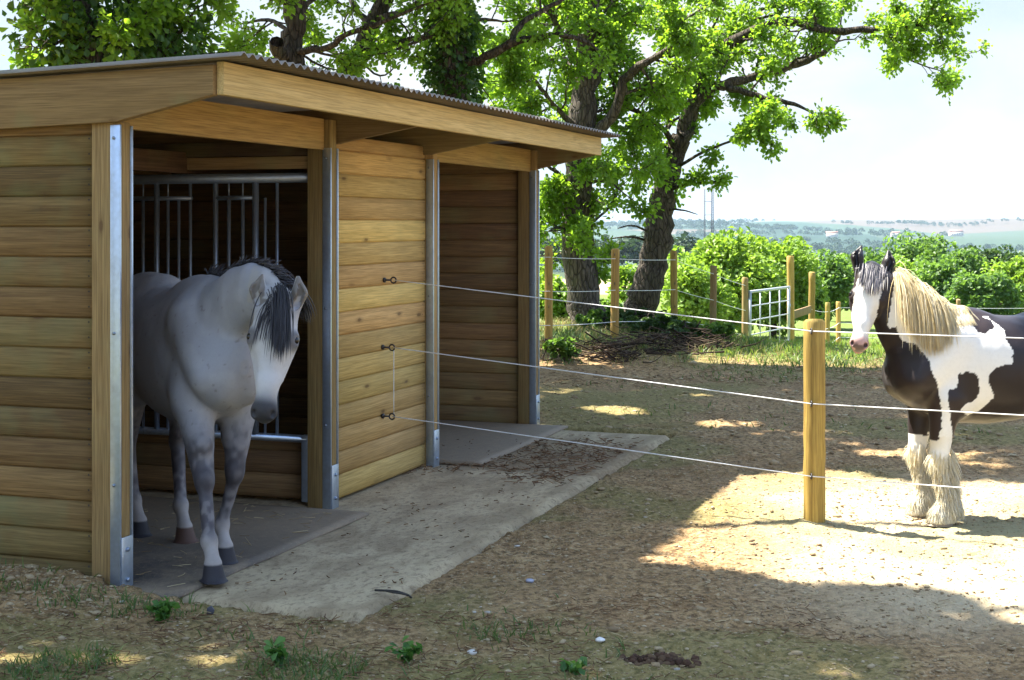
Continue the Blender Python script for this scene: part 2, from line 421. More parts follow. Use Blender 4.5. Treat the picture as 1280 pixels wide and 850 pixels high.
# far farmland: patchwork of fields
sp = t.n('ShaderNodeSeparateXYZ'); t.set(sp.inputs[0], pos)
fp = t.n('ShaderNodeCombineXYZ'); t.set(fp.inputs[0], t.math('ADD', sp.outputs[0], t.math('MULTIPLY', t.noise(pos, 0.004, 2), 90))); t.set(fp.inputs[1], sp.outputs[1])
vo = t.n('ShaderNodeTexVoronoi'); t.set(vo.inputs['Vector'], t.mapping(fp.outputs[0], (0.0030, 0.0019, 0))); vo.inputs['Scale'].default_value = 1.0
sc_ = t.n('ShaderNodeSeparateColor'); t.set(sc_.inputs[0], vo.outputs['Color'])
fcol = t.ramp(sc_.outputs[0], [(0.0, (0.016, 0.036, 0.02)), (0.22, (0.038, 0.062, 0.032)), (0.42, (0.02, 0.045, 0.024)), (0.62, (0.105, 0.075, 0.055)), (0.72, (0.045, 0.066, 0.034)), (0.92, (0.12, 0.09, 0.065))], 'CONSTANT')
fcol = t.mix(t.math('MULTIPLY', t.noise(pos, 0.03, 4), 0.4), fcol, C4(0.03, 0.05, 0.028))
farw = t.n('ShaderNodeMapRange'); t.set(farw.inputs[0], sp.outputs[1]); farw.inputs[1].default_value = 190; farw.inputs[2].default_value = 260
col = t.mix(farw.outputs[0], col, fcol)
col = t.mix(tk, col, C4(0.50, 0.45, 0.36)); col = t.mix(pl, col, C4(0.46, 0.35, 0.22))
h = t.math('ADD', t.math('MULTIPLY', n2, 1.0), t.math('MULTIPLY', n3, 0.5))
GROUND_M = t.end(t.bsdf(col, 0.95, normal=t.bump(h, 0.9, 0.02), spec=0.15))
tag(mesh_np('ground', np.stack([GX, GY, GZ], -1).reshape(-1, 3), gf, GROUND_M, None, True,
            {'grass': gw.ravel(), 'sun_patch_pale': (sstep(0.9, 2.0, GX + .7 * (fbm2(GX, GY, 61.0, 3) - .5) - .12 * (GY - 8)) * sstep(5.9, 6.7, GY + .6 * (fbm2(GX, GY, 62.0, 3) - .5)) * (1 - sstep(9.2, 10.4, GY))).ravel(), 'track': tr.ravel(), 'plough': plough.ravel()}), kind='structure')

# ------------------------------------------------------------------ concrete apron (in shed coordinates)
def wobble_slab(x0, x1, y0, y1, top, thick, step, seed, edge, rough, ragged=(1, 1, 1, 1)):
    xs = np.linspace(x0, x1, max(2, int((x1 - x0) / step))); ys = np.linspace(y0, y1, max(2, int((y1 - y0) / step)))
    X, Y = np.meshgrid(xs, ys, indexing='ij')
    e = edge * (fbm2(X * 3.1, Y * 3.1, seed, 4) - 0.5) * 2
    fx0 = 1 - sstep(x0, x0 + 0.2, X); fx1 = sstep(x1 - 0.2, x1, X); fy0 = 1 - sstep(y0, y0 + 0.2, Y); fy1 = sstep(y1 - 0.2, y1, Y)
    Xn = X + e * (fx0 * ragged[0] + fx1 * ragged[1]); Yn = Y + e * (fy0 * ragged[2] + fy1 * ragged[3])
    d = np.minimum(np.minimum(X - x0, x1 - X), np.minimum(Y - y0, y1 - Y))
    Z = top + rough * (fbm2(X * 4, Y * 4, seed + 3, 4) - 0.5) - 0.25 * thick * (1 - sstep(0, 0.03, d))
    nx, ny = X.shape
    v = np.stack([Xn, Yn, Z], -1).reshape(-1, 3)
    ii, jj = np.meshgrid(np.arange(nx - 1), np.arange(ny - 1), indexing='ij')
    f = np.stack([ii * ny + jj, (ii + 1) * ny + jj, (ii + 1) * ny + jj + 1, ii * ny + jj + 1], -1).reshape(-1, 4)
    ring = [i * ny for i in range(nx)] + [(nx - 1) * ny + j for j in range(1, ny)] + [i * ny + ny - 1 for i in range(nx - 2, -1, -1)] + [j for j in range(ny - 2, 0, -1)]
    b = v[ring].copy(); b[:, 2] = top - thick
    n = len(v); m = len(ring)
    sk = [[ring[q], n + q, n + (q + 1) % m, ring[(q + 1) % m]] for q in range(m)]
    return np.vstack([v, b]), np.vstack([f, np.array(sk)])
t = NT('rough_concrete'); co = t.n('ShaderNodeTexCoord').outputs['Object']
a = t.noise(co, 2.4, 5, 0.6); b = t.noise(t.mapping(co, (1, 1.5, 1)), 18, 5, 0.7); c = t.noise(co, 70, 3)
col = t.mix(a, C4(0.30, 0.22, 0.125), C4(0.57, 0.465, 0.295))
col = t.mix(t.math('MULTIPLY', t.ramp(b, [(0.5, (0, 0, 0)), (0.66, (1, 1, 1))]), 0.85), col, C4(0.19, 0.14, 0.085))
col = t.mix(t.math('MULTIPLY', t.ramp(c, [(0.6, (0, 0, 0)), (0.7, (1, 1, 1))]), 0.6), col, C4(0.14, 0.10, 0.06))
lg = t.noise(t.mapping(co, (0.8, 1.6, 1)), 2.1, 5, 0.6, 0.4)
col = t.mix(t.math('MULTIPLY', t.ramp(lg, [(0.47, (0, 0, 0)), (0.60, (1, 1, 1))]), 0.55), col, C4(0.20, 0.145, 0.085))
# dung and soil trodden over the far half
sp = t.n('ShaderNodeSeparateXYZ'); t.set(sp.inputs[0], co)
band = t.math('MULTIPLY', t.ramp(t.math('ADD', t.math('MULTIPLY', sp.outputs[0], 0.1), t.math('MULTIPLY', t.math('SUBTRACT', t.noise(co, 3.0, 4), 0.5), 0.10)), [(0.372, (0, 0, 0)), (0.392, (1, 1, 1)), (0.50, (1, 1, 1)), (0.545, (0.1, 0.1, 0.1))]), t.ramp(b, [(0.3, (0.55, 0.55, 0.55)), (0.55, (1, 1, 1))]))
col = t.mix(t.math('MULTIPLY', band, 0.8), col, C4(0.20, 0.135, 0.075))
CONC = t.end(t.bsdf(col, 0.92, normal=t.bump(t.math('ADD', b, t.math('MULTIPLY', c, 0.5)), 0.5, 0.012), spec=0.2))
v, f = wobble_slab(SLAB[0] + 0.02, SLAB[1], SLAB[2], 3.1, 0.0, 0.16, 0.05, 21, 0.028, 0.014, (0.6, 1, 1, 0))
slab = tag(mesh_np('concrete_slab', v, f, CONC, None, True), kind='structure')
slab.location = (*A0, 0); slab.rotation_euler.z = SHED_ROT
t = NT('stable_rubber'); co = t.n('ShaderNodeTexCoord').outputs['Object']
a = t.noise(co, 2.2, 4); b = t.noise(co, 22, 5, 0.7); c = t.noise(t.mapping(co, (1, 3, 1)), 60, 3)
dust = t.math('MULTIPLY', t.ramp(t.math('ADD', t.math('MULTIPLY', a, 0.6), t.math('MULTIPLY', b, 0.4)), [(0.40, (0, 0, 0)), (0.62, (1, 1, 1))]), 0.75)
spm = t.n('ShaderNodeSeparateXYZ'); t.set(spm.inputs[0], co)
dust = t.math('MAXIMUM', dust, t.math('MULTIPLY', t.ramp(t.math('MULTIPLY', spm.outputs[0], 0.16), [(0.05, (0, 0, 0)), (0.24, (1, 1, 1))]), t.math('ADD', 0.45, t.math('MULTIPLY', b, 0.75), True)))
col = t.mix(dust, C4(0.047, 0.043, 0.042), C4(0.25, 0.185, 0.115))
col = t.mix(t.math('MULTIPLY', t.ramp(c, [(0.62, (0, 0, 0)), (0.7, (1, 1, 1))]), 0.7), col, C4(0.33, 0.27, 0.16))
MATM = t.end(t.bsdf(col, 0.75, normal=t.bump(b, 0.4, 0.006)))
for i, (xa, xb, lab) in enumerate([(-0.03, 2.06, 'dusty black rubber stable mat under the grey horse'), (3.92, 6.0, 'dusty rubber stable mat on the floor of the empty far stall')]):
    v, f = wobble_slab(xa, xb, -0.30, 2.95, 0.026, 0.022, 0.06, 30 + i, 0.012, 0.008, (0.2, 0.3, 1, 0))
    o = mesh_np('stable_mat', v, f, MATM, None, True); o.location = (*A0, 0); o.rotation_euler.z = SHED_ROT
    tag(o, lab, 'stable mat', 'rubber mats on the shelter floor')

# ================================================================== the field shelter
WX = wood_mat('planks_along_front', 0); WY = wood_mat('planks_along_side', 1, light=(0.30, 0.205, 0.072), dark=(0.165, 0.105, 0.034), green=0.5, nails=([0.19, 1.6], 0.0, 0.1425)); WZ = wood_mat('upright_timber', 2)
WPX = wood_mat('bounce_paled_planks', 0, light=(0.74, 0.52, 0.19), dark=(0.52, 0.34, 0.105), green=0.12, nails=([2.31, 3.72], 0.04, 0.1425))  # panel planks paled: bounce and open-sky light put into the colour
WHB = wood_mat('header_timber', 0, light=(0.44, 0.29, 0.105), dark=(0.27, 0.165, 0.055))
WDK = wood_mat('shade_darkened_planks', 1, light=(0.24, 0.145, 0.055), dark=(0.13, 0.075, 0.028))  # same planks made darker, the shade inside the stalls put into the colour
WFX = wood_mat('fascia_timber', 0, light=(0.76, 0.585, 0.27), dark=(0.60, 0.43, 0.165), green=0.1)  # fascia lightened too, carrying light from the sunlit ground in its colour
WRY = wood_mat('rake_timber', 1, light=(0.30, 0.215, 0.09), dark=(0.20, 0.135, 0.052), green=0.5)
GALV = metal_mat('galvanised_steel', (0.52, 0.62, 0.76), 0.33)  # blue in the base colour stands in for sky reflected by the steel
GALVD = metal_mat('galvanised_tube', (0.33, 0.39, 0.48), 0.42)
shed = empty('horse_shelter', (*A0, 0), SHED_ROT)
tag(shed, 'open fronted timber field shelter with two stalls, steel edged posts and corrugated roof', 'horse shelter')
PX = [0.0, 2.164, 3.77, 6.03]                 # near front corners of the four posts
PW, PD = 0.082, 0.154
TOPS = [2.175, 2.33, 2.33, 2.33]
for i, x in enumerate(PX):
    m = MB().box(x, x + PW, 0.0, PD, -0.02, TOPS[i]); m.build('post', WZ, shed, bevel=0.004)
    c = MB()
    for s, sx in ((-1, x), (1, x + PW)):       # a flat galvanised flange on either side of the post
        xa, xb = (sx - 0.005, sx + 0.0005) if s < 0 else (sx - 0.0005, sx + 0.005)
        c.box(xa, xb, -0.004, 0.050, -0.02, 2.16)
        c.box(xa - (0.007 if s < 0 else 0), xb + (0 if s < 0 else 0.007), -0.0085, -0.0045, -0.02, 2.16)
    c.box(x - 0.004, x + PW + 0.004, -0.0135, -0.0090, -0.02, 0.26)
    ch = c.build('steel_channel', GALV, shed, bevel=0.0012)
    for z in (0.06, 0.20):
        MB().tube([(x + 0.041, -0.021, z), (x + 0.041, -0.013, z)], 0.011, 6).build('bolt', GALVD, ch)
    for z in (0.5, 1.2, 2.10):
        MB().tube([(x - 0.0095, 0.03, z), (x - 0.0045, 0.03, z)], 0.008, 6).build('bolt', GALVD, ch)
def planks(name, mat, axis, a0, a1, b0, b1, z0, z1, h=0.1425, parent=shed, gap=0.004, prof=0.008):
    """horizontal weatherboards; axis = 0 along x, 1 along y; b0..b1 the thickness"""
    m = MB(); z = z0; k = 0
    while z < z1 - 0.01:
        zt = min(z + h, z1); r = random.random(); j = random.uniform(-0.002, 0.002); c = prof
        lo, hi = b0 + j, b1 + j
        prof_poly = [(lo + c, z + gap), (hi - c, z + gap), (hi, z + gap + c), (hi, zt - c), (hi - c, zt), (lo + c, zt), (lo, zt - c), (lo, z + gap + c)]
        if axis == 0: poly = prof_poly; m.prism(poly, 0, a0, a1, r)
        else: poly = prof_poly; m.prism(poly, 1, a0, a1, r)
        # thin dark tongue behind the joint
        if axis == 0: m.box(a0, a1, (lo + hi) / 2 - 0.006, (lo + hi) / 2 + 0.006, z - 0.004, z + gap + 0.006, r)
        else: m.box((lo + hi) / 2 - 0.006, (lo + hi) / 2 + 0.006, a0, a1, z - 0.004, z + gap + 0.006, r)
        z = zt; k += 1
    return m.build(name, mat, parent)
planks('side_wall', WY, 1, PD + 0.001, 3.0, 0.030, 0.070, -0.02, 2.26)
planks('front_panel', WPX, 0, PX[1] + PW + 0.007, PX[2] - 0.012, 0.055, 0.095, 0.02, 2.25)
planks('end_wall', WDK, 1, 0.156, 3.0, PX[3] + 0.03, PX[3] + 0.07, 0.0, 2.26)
planks('back_wall', WX, 0, 0.03, PX[3] + 0.07, 3.002, 3.042, 0.0, 2.26)
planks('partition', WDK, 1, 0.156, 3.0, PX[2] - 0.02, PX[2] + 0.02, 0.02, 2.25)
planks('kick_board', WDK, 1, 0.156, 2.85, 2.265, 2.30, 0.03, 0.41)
# rear posts
for x in PX:
    MB().box(x + 0.073, x + PW + 0.07, 2.86, 3.0, 0.0, 2.3).build('post', WZ, shed, bevel=0.004)
# roof timbers: tapered rafters at every post, a header on the front, purlins
def rafter(x0, x1, name, mat, zb=2.172, zt=2.417):
    MB().prism([(-0.505, zt - 0.135), (-0.03, zb + 0.008), (0.0, zb), (3.1, zb - 0.09), (3.1, zt - 0.09), (-0.505, zt)], 0, x0, x1).build(name, mat, shed, bevel=0.003)
rafter(-0.030, 0.020, 'rake_board', WRY)
rafter(PX[1] + 0.101, PX[1] + 0.145, 'rafter', WRY, 2.19); rafter(PX[2] - 0.045, PX[2] - 0.001, 'rafter', WRY, 2.19)
rafter(6.09, 6.135, 'rake_board', WRY)
MB().box(0.021, PX[1] - 0.002, 0.04, 0.085, 2.15, 2.335).build('header_beam', WHB, shed, bevel=0.003)
MB().box(PX[2] + 0.102, PX[3] - 0.002, 0.04, 0.085, 2.15, 2.335).build('header_beam', WHB, shed, bevel=0.003)
for y in (1.0, 2.1):
    MB().box(0.072, 6.0, y, y + 0.06, 2.02, 2.15).build('purlin', wood_mat('dark_purlin', 0, light=(0.16, 0.10, 0.045), dark=(0.08, 0.05, 0.022)) if y == 1.0 else WX, shed, bevel=0.003)
MB().box(2.19, 2.25, 0.157, 2.855, 2.04, 2.115).build('ledger', WRY, shed, bevel=0.003)
MB().box(2.175, 2.235, 0.157, 2.855, 2.119, 2.205).build('tie_beam', wood_mat('dark_tie_beam', 1, light=(0.10, 0.065, 0.035), dark=(0.05, 0.032, 0.018)), shed, bevel=0.003)
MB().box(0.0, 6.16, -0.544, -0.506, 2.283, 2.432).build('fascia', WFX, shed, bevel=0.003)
# corrugated roof sheet
t = NT('weathered_roof_sheet'); co = t.n('ShaderNodeTexCoord').outputs['Object']; a = t.noise(co, 5, 5, 0.65); b = t.noise(co, 40, 3)
col = t.mix(a, C4(0.19, 0.165, 0.14), C4(0.36, 0.315, 0.265)); col = t.mix(t.math('MULTIPLY', b, 0.35), col, C4(0.2, 0.15, 0.1))
ROOFM = t.end(t.bsdf(col, 0.7, normal=t.bump(b, 0.2, 0.004)))
xs = np.arange(-0.10, 6.30, 0.0095); ys = np.array([-0.68, 0.6, 1.9, 3.25]); rv = []
for lay in (0.0, -0.006):
    for y in ys:
        rv.append(np.stack([xs, np.full_like(xs, y), 2.456 + lay - 0.03 * (y + 0.68) + 0.0095 * np.sin(xs * 2 * math.pi / 0.076)], -1))
rv = np.concatenate(rv); n = len(xs); rf = []
for L in (0, 4):
    for r_ in range(3):
        q = np.arange(n - 1); a_ = (L + r_) * n + q
        rf.append(np.stack([a_, a_ + 1, a_ + 1 + n, a_ + n], -1))
q = np.arange(n - 1); rf.append(np.stack([q, q + 4 * n, q + 1 + 4 * n, q + 1], -1)); rf.append(np.stack([q + 3 * n, q + 3 * n + 1, q + 7 * n + 1, q + 7 * n], -1))
for r_ in range(3):
    rf.append(np.array([[r_ * n, (r_ + 1) * n, (r_ + 5) * n, (r_ + 4) * n], [r_ * n + n - 1, (r_ + 4) * n + n - 1, (r_ + 5) * n + n - 1, (r_ + 1) * n + n - 1]]))
mesh_np('roof_sheet', rv, rf, ROOFM, shed, True)
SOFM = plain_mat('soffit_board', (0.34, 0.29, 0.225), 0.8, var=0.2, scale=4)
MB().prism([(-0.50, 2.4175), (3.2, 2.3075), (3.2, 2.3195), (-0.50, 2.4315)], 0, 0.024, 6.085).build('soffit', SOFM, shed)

# feed barrier across the first stall, between the posts
fb = MB(); XB = 2.205
def bar_y(px, x=XB):
    k = (px - CX) / F; c = A0 + x * U
    return (c[0] - k * c[1]) / (k * V[1] - V[0])
rail = MB().tube([(XB, 0.156, 1.985), (XB, 2.95, 1.985)], 0.031, 14).build('feed_barrier', GALVD, shed, True)
MB().tube([(XB, 0.156, 0.405), (XB, 2.95, 0.405)], 0.024, 4).build('bottom_rail', GALV, rail)
MB().box(XB - 0.022, XB + 0.022, 0.157, 0.205, 0.027, 0.43).build('leg', GALV, rail, bevel=0.004)
BARS = [(196, 0.022, 1.985), (238, 0.013, 1.985), (269.5, 0.021, 1.985), (319.5, 0.026, 1.985), (346.5, 0.013, 1.985),
        (179, 0.013, 1.865), (210, 0.013, 1.865), (223.5, 0.012, 1.865), (286, 0.015, 1.865), (303.5, 0.015, 1.865), (331.5, 0.011, 1.865)]
for px, r_, zt in BARS:
    y = bar_y(px); MB().tube([(XB, y, 0.42), (XB, y, zt)], r_ * 0.8, 10).build('bar', GALVD, rail, True)
for pa, pb in ((240, 150), (318, 269)):
    MB().tube([(XB, bar_y(pa), 1.865), (XB, bar_y(pb), 1.865)], 0.014, 8).build('cross_bar', GALVD, rail, True)
for px in (286, 303.5, 179, 210):
    y = bar_y(px); MB().tube([(XB, y, 1.87), (XB, y, 1.96)], 0.006, 6).build('bar', GALVD, rail, True)
# more of the barrier further in, hidden from the front but there
for k in range(8):
    y = bar_y(166) + 0.15 + 0.19 * k
    MB().tube([(XB, y, 0.42), (XB, y, 1.98)], 0.017, 8).build('bar', GALVD, rail, True)

# screw-in ring insulators on the front panel
BLK = plain_mat('black_insulator', (0.025, 0.02, 0.02), 0.45)
INS = []
def panel_pt(px, py, yl=0.052):
    k = (px - CX) / F; c = A0 + yl * V
    x = (k * c[1] - c[0]) / (U[0] - k * U[1])
    w = A0 + x * U + yl * V
    return x, yl, H - (py - HY) / F * w[1]
for px, py in ((480, 350), (478, 434), (478, 520)):
    x, y, z = panel_pt(px, py)
    m = MB().tube([(x, y + 0.02, z), (x, y - 0.05, z)], [0.006, 0.006], 8)
    m.tube([(x, y + 0.002, z), (x, y - 0.010, z)], [0.017, 0.017], 10)
    ang = np.linspace(0, 2 * math.pi, 13)
    m.tube(np.stack([x + 0 * ang, y - 0.068 + 0.019 * np.cos(ang), z + 0.019 * np.sin(ang)], -1), 0.0055, 6, cap=False)
    m.build('ring_insulator', BLK, shed, True); INS.append((x, y - 0.068, z))

# ================================================================== fences
POSTM = wood_mat('round_post_wood', 2, light=(0.54, 0.37, 0.09), dark=(0.30, 0.19, 0.045), green=0.22, knots=True)
POSTD = wood_mat('weathered_post_wood', 2, light=(0.40, 0.275, 0.11), dark=(0.26, 0.175, 0.065), green=0.3, knots=False)
WIREM = plain_mat('white_rope', (0.80, 0.80, 0.78), 0.6, var=0.12, scale=300, bump=0.5)
def round_post(x, y, z0, z1, r, mat, label, group, sides=20, lean=(0, 0), seed=0):
    """a turned round post with chamfered top, slightly out of true"""
    g = np.random.default_rng(seed)
    e = empty('fence_post', (x, y, z0))
    hgt = z1 - z0
    zs = [-0.35] + list(np.linspace(-0.02, hgt - 0.012, 14)) + [hgt]
    rr = [r * 1.02] + [r * (1 + 0.004 * g.normal()) for _ in range(14)] + [r - 0.011]
    pts = [(lean[0] * z + 0.0012 * g.normal(), lean[1] * z + 0.0012 * g.normal(), z) for z in zs]
    m = MB().tube(pts, rr, sides); m.build('shaft', mat, e, True)
    sh = e.children[0]
    md = sh.modifiers.new('edge', 'EDGE_SPLIT'); md.split_angle = R(50)
    tag(e, label, 'fence post', group)
    return e
def rope(name, pts, rad, label, group, cat='fence wire', sag=0.0):
    pts = np.asarray(pts, float); out = []
    for a, b in zip(pts[:-1], pts[1:]):
        n = max(4, int(np.linalg.norm(b - a) / 0.12))
        tt = np.linspace(0, 1, n, endpoint=False)[:, None]
        q = a + (b - a) * tt; q[:, 2] -= (sag * 4 * tt * (1 - tt))[:, 0]; out.append(q)
    out.append(pts[-1:])
    o = MB().tube(np.vstack(out), rad, 6).build(name, WIREM, None, True)
    return tag(o, label, cat, group)
def insulator(parent, x, y, z, ring=0.016):
    ang = np.linspace(0, 2 * math.pi, 11)
    m = MB().tube(np.stack([x + 0 * ang, y + ring * np.cos(ang), z + ring * np.sin(ang)], -1), 0.004, 5, cap=False)
    m.tube([(x, y + ring, z), (x, y + ring + 0.03, z)], 0.004, 5)
    return m.build('insulator', BLK, parent, True)

# near post and three strands of electric rope
NP = P(1018, 656, 1.7 * F / (656 - HY)); NP[2] = 0
def _zn(py, px=1018): return H - (py - HY) / F * NP[1]
near = round_post(NP[0], NP[1], -0.03, _zn(400), 0.061, POSTM, 'thick round wooden fence post with flat top in the sunlit sand before the horses', 'fence posts', 28, seed=2)
hs_ = [_zn(413), _zn(503), _zn(593)]
ends = []
wl = ['top strand of white electric rope from the shelter panel past the piebald horse\'s muzzle', 'middle strand of white electric rope crossing the piebald horse\'s chest', 'lowest strand of white electric rope just above the sunlit ground']
# the fence runs on to another post out to the right
e2d = 7.9; e2 = P(1280, 612, e2d); dirv = (e2[:2] - NP[:2]); dirv /= np.linalg.norm(dirv)
FP2 = np.array([*(NP[:2] + dirv * 3.2), 0.0])
round_post(FP2[0], FP2[1], 0.0, 1.17, 0.06, POSTM, 'round wooden fence post further along the rope fence, out past the piebald horse', 'fence posts', 20, seed=3)
nrm = np.array([dirv[1], -dirv[0]])
for k in range(3):
    a = shed_w(*INS[k][:2], INS[k][2]); b = np.array([*(NP[:2] + nrm * 0.072), hs_[k]])
    c = np.array([*(FP2[:2] + nrm * 0.072), hs_[k] - 0.005])
    rope('fence_rope', [a, b, c], 0.0034, wl[k], 'electric fence ropes')
    ins = insulator(near, nrm[0] * 0.072, nrm[1] * 0.072, hs_[k] + 0.03)
a = shed_w(*INS[1][:2], INS[1][2]); b = shed_w(*INS[2][:2], INS[2][2])
rope('link_cord', [a + [0.012, 0, 0], b + [0.012, 0, 0]], 0.003, 'short white cord hanging between two black ring insulators on the shelter panel', None, 'cord')

# far fence along the bank: (px, top py, depth, base z, radius)
far = [(686, 308, 18.5, 0.10, 0.052, 'pale round fence post nearest the end of the shelter, before the thick trunk'),
       (768, 311, 19.4, 0.10, 0.056, 'sunlit round fence post standing between the two oak trunks'),
       (843, 313, 21.0, 0.02, 0.050, 'round fence post just right of the leaning oak trunk, brush at its foot'),
       (891, 332, 22.5, -0.16, 0.052, 'brown fence post in front of the yellow green bush'),
       (931, 347, 24.0, -0.42, 0.052, 'brown fence post the metal gate hangs from'),
       (989, 320, 26.0, -0.62, 0.064, 'tall round gate post on the latch side of the metal gate'),
       (1014, 340, 28.0, -0.80, 0.062, 'round post right behind the top of the near fence post'),
       (1034, 378, 31.0, -1.02, 0.052, 'small distant fence post, left one of two behind the piebald\'s muzzle'),
       (1048, 377, 34.0, -1.10, 0.055, 'small distant fence post, right one of two behind the piebald\'s muzzle')]
tops = []
for i, (px, ty, d, bz, r, lab) in enumerate(far):
    p = P(px, ty, d)
    e = round_post(p[0], p[1], bz, p[2], r, POSTD if i in (3, 4) else POSTM, lab, 'posts of the far fence', 14, (random.uniform(-.012, .012), 0), seed=20 + i)
    tops.append(p)
    for hh in ((318, 354, 383) if i < 3 else ()):
        insulator(e, 0, -r - 0.012, H - (hh - HY) / F * d - bz)
gl = ['top', 'middle', 'lowest']
for k, fr in enumerate((0.10, 0.42, 0.74)):
    pts = []
    p0 = tops[0] + np.array([-3.6, -0.5, 0.0]); pts.append(p0 + [0, -0.07, -fr * 1.2])
    for (px, ty, d, bz, r, lab), tp in list(zip(far, tops))[:5]:
        pts.append(np.array([tp[0], tp[1] - r - 0.012, tp[2] - fr * (tp[2] - bz)]))
    rope('fence_wire', pts, 0.0042, gl[k] + ' thin white wire of the far fence under the oaks', 'wires of the far fence', sag=0.01)
for k, fr in enumerate((0.18, 0.50, 0.80)):
    pts = []
    for (px, ty, d, bz, r, lab), tp in list(zip(far, tops))[6:]:
        pts.append(np.array([tp[0], tp[1] - r - 0.012, bz + (1 - fr) * 1.1]))
    for q in range(4):
        X, Y = pts[-1][0] + 3.0, pts[-1][1] + 0.8
        pts.append(np.array([X, Y, float(base_z(X, Y)) + (1 - fr) * 1.1]))
    rope('fence_wire', pts, 0.005, gl[k] + ' white wire of the distant fence behind the piebald horse', 'wires of the distant fence', sag=0.02)
for q in range(2):
    X, Y = tops[8][0] + 3.0 * (q + 1), tops[8][1] + 0.8 * (q + 1); bz = float(base_z(X, Y))
    round_post(X, Y, bz, bz + 1.1, 0.052, POSTD, ['distant fence post hidden behind the piebald horse\'s neck', 'distant fence post hidden behind the piebald horse\'s back'][q], 'posts of the far fence', 12, seed=50 + q)

# galvanised field gate
GA, GB = P(937.5, 365, 24.0), P(986, 368, 25.9)
gate = empty('field_gate', (GA[0], GA[1], 0)); gv = np.array([GB[0] - GA[0], GB[1] - GA[1]]); gl_ = np.linalg.norm(gv); gate.rotation_euler.z = math.atan2(gv[1], gv[0])
tag(gate, 'pale galvanised metal field gate of square mesh hung between two posts', 'gate')
z1 = GA[2]; z0 = H - (437 - HY) / F * 24.0; z1b = GB[2]
GATEM = metal_mat('pale_gate_steel', (0.50, 0.53, 0.56), 0.5, 0.5, 0.1)
m = MB()
for x in (0.0, gl_): m.tube([(x, 0, z0 - 0.02), (x, 0, z1 + 0.02)], 0.026, 10)
for z in (z0, z1): m.tube([(0, 0, z), (gl_, 0, z)], 0.024, 10)
m.build('gate_frame', GATEM, gate, True)
for x in np.linspace(0, gl_, 5)[1:-1]: MB().tube([(x, 0, z0), (x, 0, z1)], 0.012, 8).build('upright', GATEM, gate, True)
for z in np.linspace(z0, z1, 5)[1:-1]: MB().tube([(0, 0.0, z), (gl_, 0.0, z)], 0.011, 8).build('bar', GATEM, gate, True)
MB().box(gl_ - 0.02, gl_ + 0.12, -0.02, 0.02, z0 + 0.58, z0 + 0.64).build('latch', GALV, gate)
for z in (z0 + 0.15, z1 - 0.12): MB().tube([(-0.07, 0, z), (0, 0, z)], 0.015, 6).build('hinge', GALV, gate)
# plank rail tying the two gate posts
a, b = P(990, 394, 26.05), P(1013, 393, 27.9)
dv = b - a; ln = np.linalg.norm(dv[:2])
o = MB().box(0, ln, -0.02, 0.02, -0.07, 0.07).build('fence_rail', POSTD, None, bevel=0.004); o.location = a; o.rotation_euler.z = math.atan2(dv[1], dv[0])
tag(o, 'short wooden rail joining the two posts right of the metal gate', 'fence rail')

# lattice masts on the slope below
MASTM = plain_mat('mast_steel', (0.13, 0.14, 0.16), 0.5, 0.4, var=0.1)
D = 330.0; b = P(890.5, 300, D); top = P(890.5, 226, D)[2]; mast = empty('lattice_mast', (b[0], b[1], b[2] - 6))
tag(mast, 'tall grey lattice mast with a thinner one tied to it, beyond the bushes', 'radio mast')
hh = top - b[2] + 6
def lattice(x, w, h, rad, name):
    m = MB(); cs = [(x - w / 2, -w / 3), (x + w / 2, -w / 3), (x, w * 0.6)]
    for c in cs: m.tube([(*c, 0), (*c, h)], rad, 5)
    n = int(h / (w * 0.95))
    for k in range(n):
        za, zb = k * h / n, (k + 1) * h / n
        for q in range(3):
            c1, c2 = cs[q], cs[(q + 1) % 3]
            m.tube([(*c1, za), (*c2, zb)], rad * 0.55, 4); m.tube([(*c1, zb), (*c2, zb)], rad * 0.5, 4)
    m.build(name, MASTM, mast)
lattice(0, 0.55, hh, 0.06, 'main_mast'); lattice(-1.75, 0.30, hh - 1.8, 0.035, 'side_mast')
m = MB()
for z in (hh - 2.0, hh - 4.6, hh - 7.6): MB().tube([(-1.75, 0, z), (0, 0, z)], 0.06, 5).build('tie_bar', MASTM, mast)

# ================================================================== trees
def _unit(v): return v / (np.linalg.norm(v, axis=-1, keepdims=True) + 1e-9)
SPRING = [(0.05, 0.11, 0.016), (0.085, 0.17, 0.022), (0.12, 0.22, 0.028), (0.16, 0.26, 0.035)]
LEAF_OAK = leaf_mat('oak_leaves', SPRING, (0.30, 0.53, 0.03), 0.5)
LEAF_IVY = leaf_mat('ivy_leaves', [(0.025, 0.06, 0.012), (0.045, 0.10, 0.018), (0.075, 0.15, 0.025)], (0.12, 0.28, 0.03), 0.25, 0.35)
LEAF_LIME = leaf_mat('lime_leaves', [(0.10, 0.18, 0.02), (0.16, 0.26, 0.03), (0.23, 0.33, 0.04)], (0.28, 0.48, 0.035), 0.38)
LEAF_MID = leaf_mat('mid_leaves', [(0.038, 0.085, 0.018), (0.065, 0.13, 0.025), (0.10, 0.18, 0.03)], (0.22, 0.42, 0.05), 0.35)
LEAF_DARK = leaf_mat('dark_leaves', [(0.02, 0.045, 0.012), (0.04, 0.08, 0.02), (0.06, 0.11, 0.025)], (0.10, 0.2, 0.03), 0.25)
BARK = bark_mat('oak_bark'); BARK2 = bark_mat('grey_bark', (0.05, 0.042, 0.035), (0.18, 0.15, 0.12), 0.35)

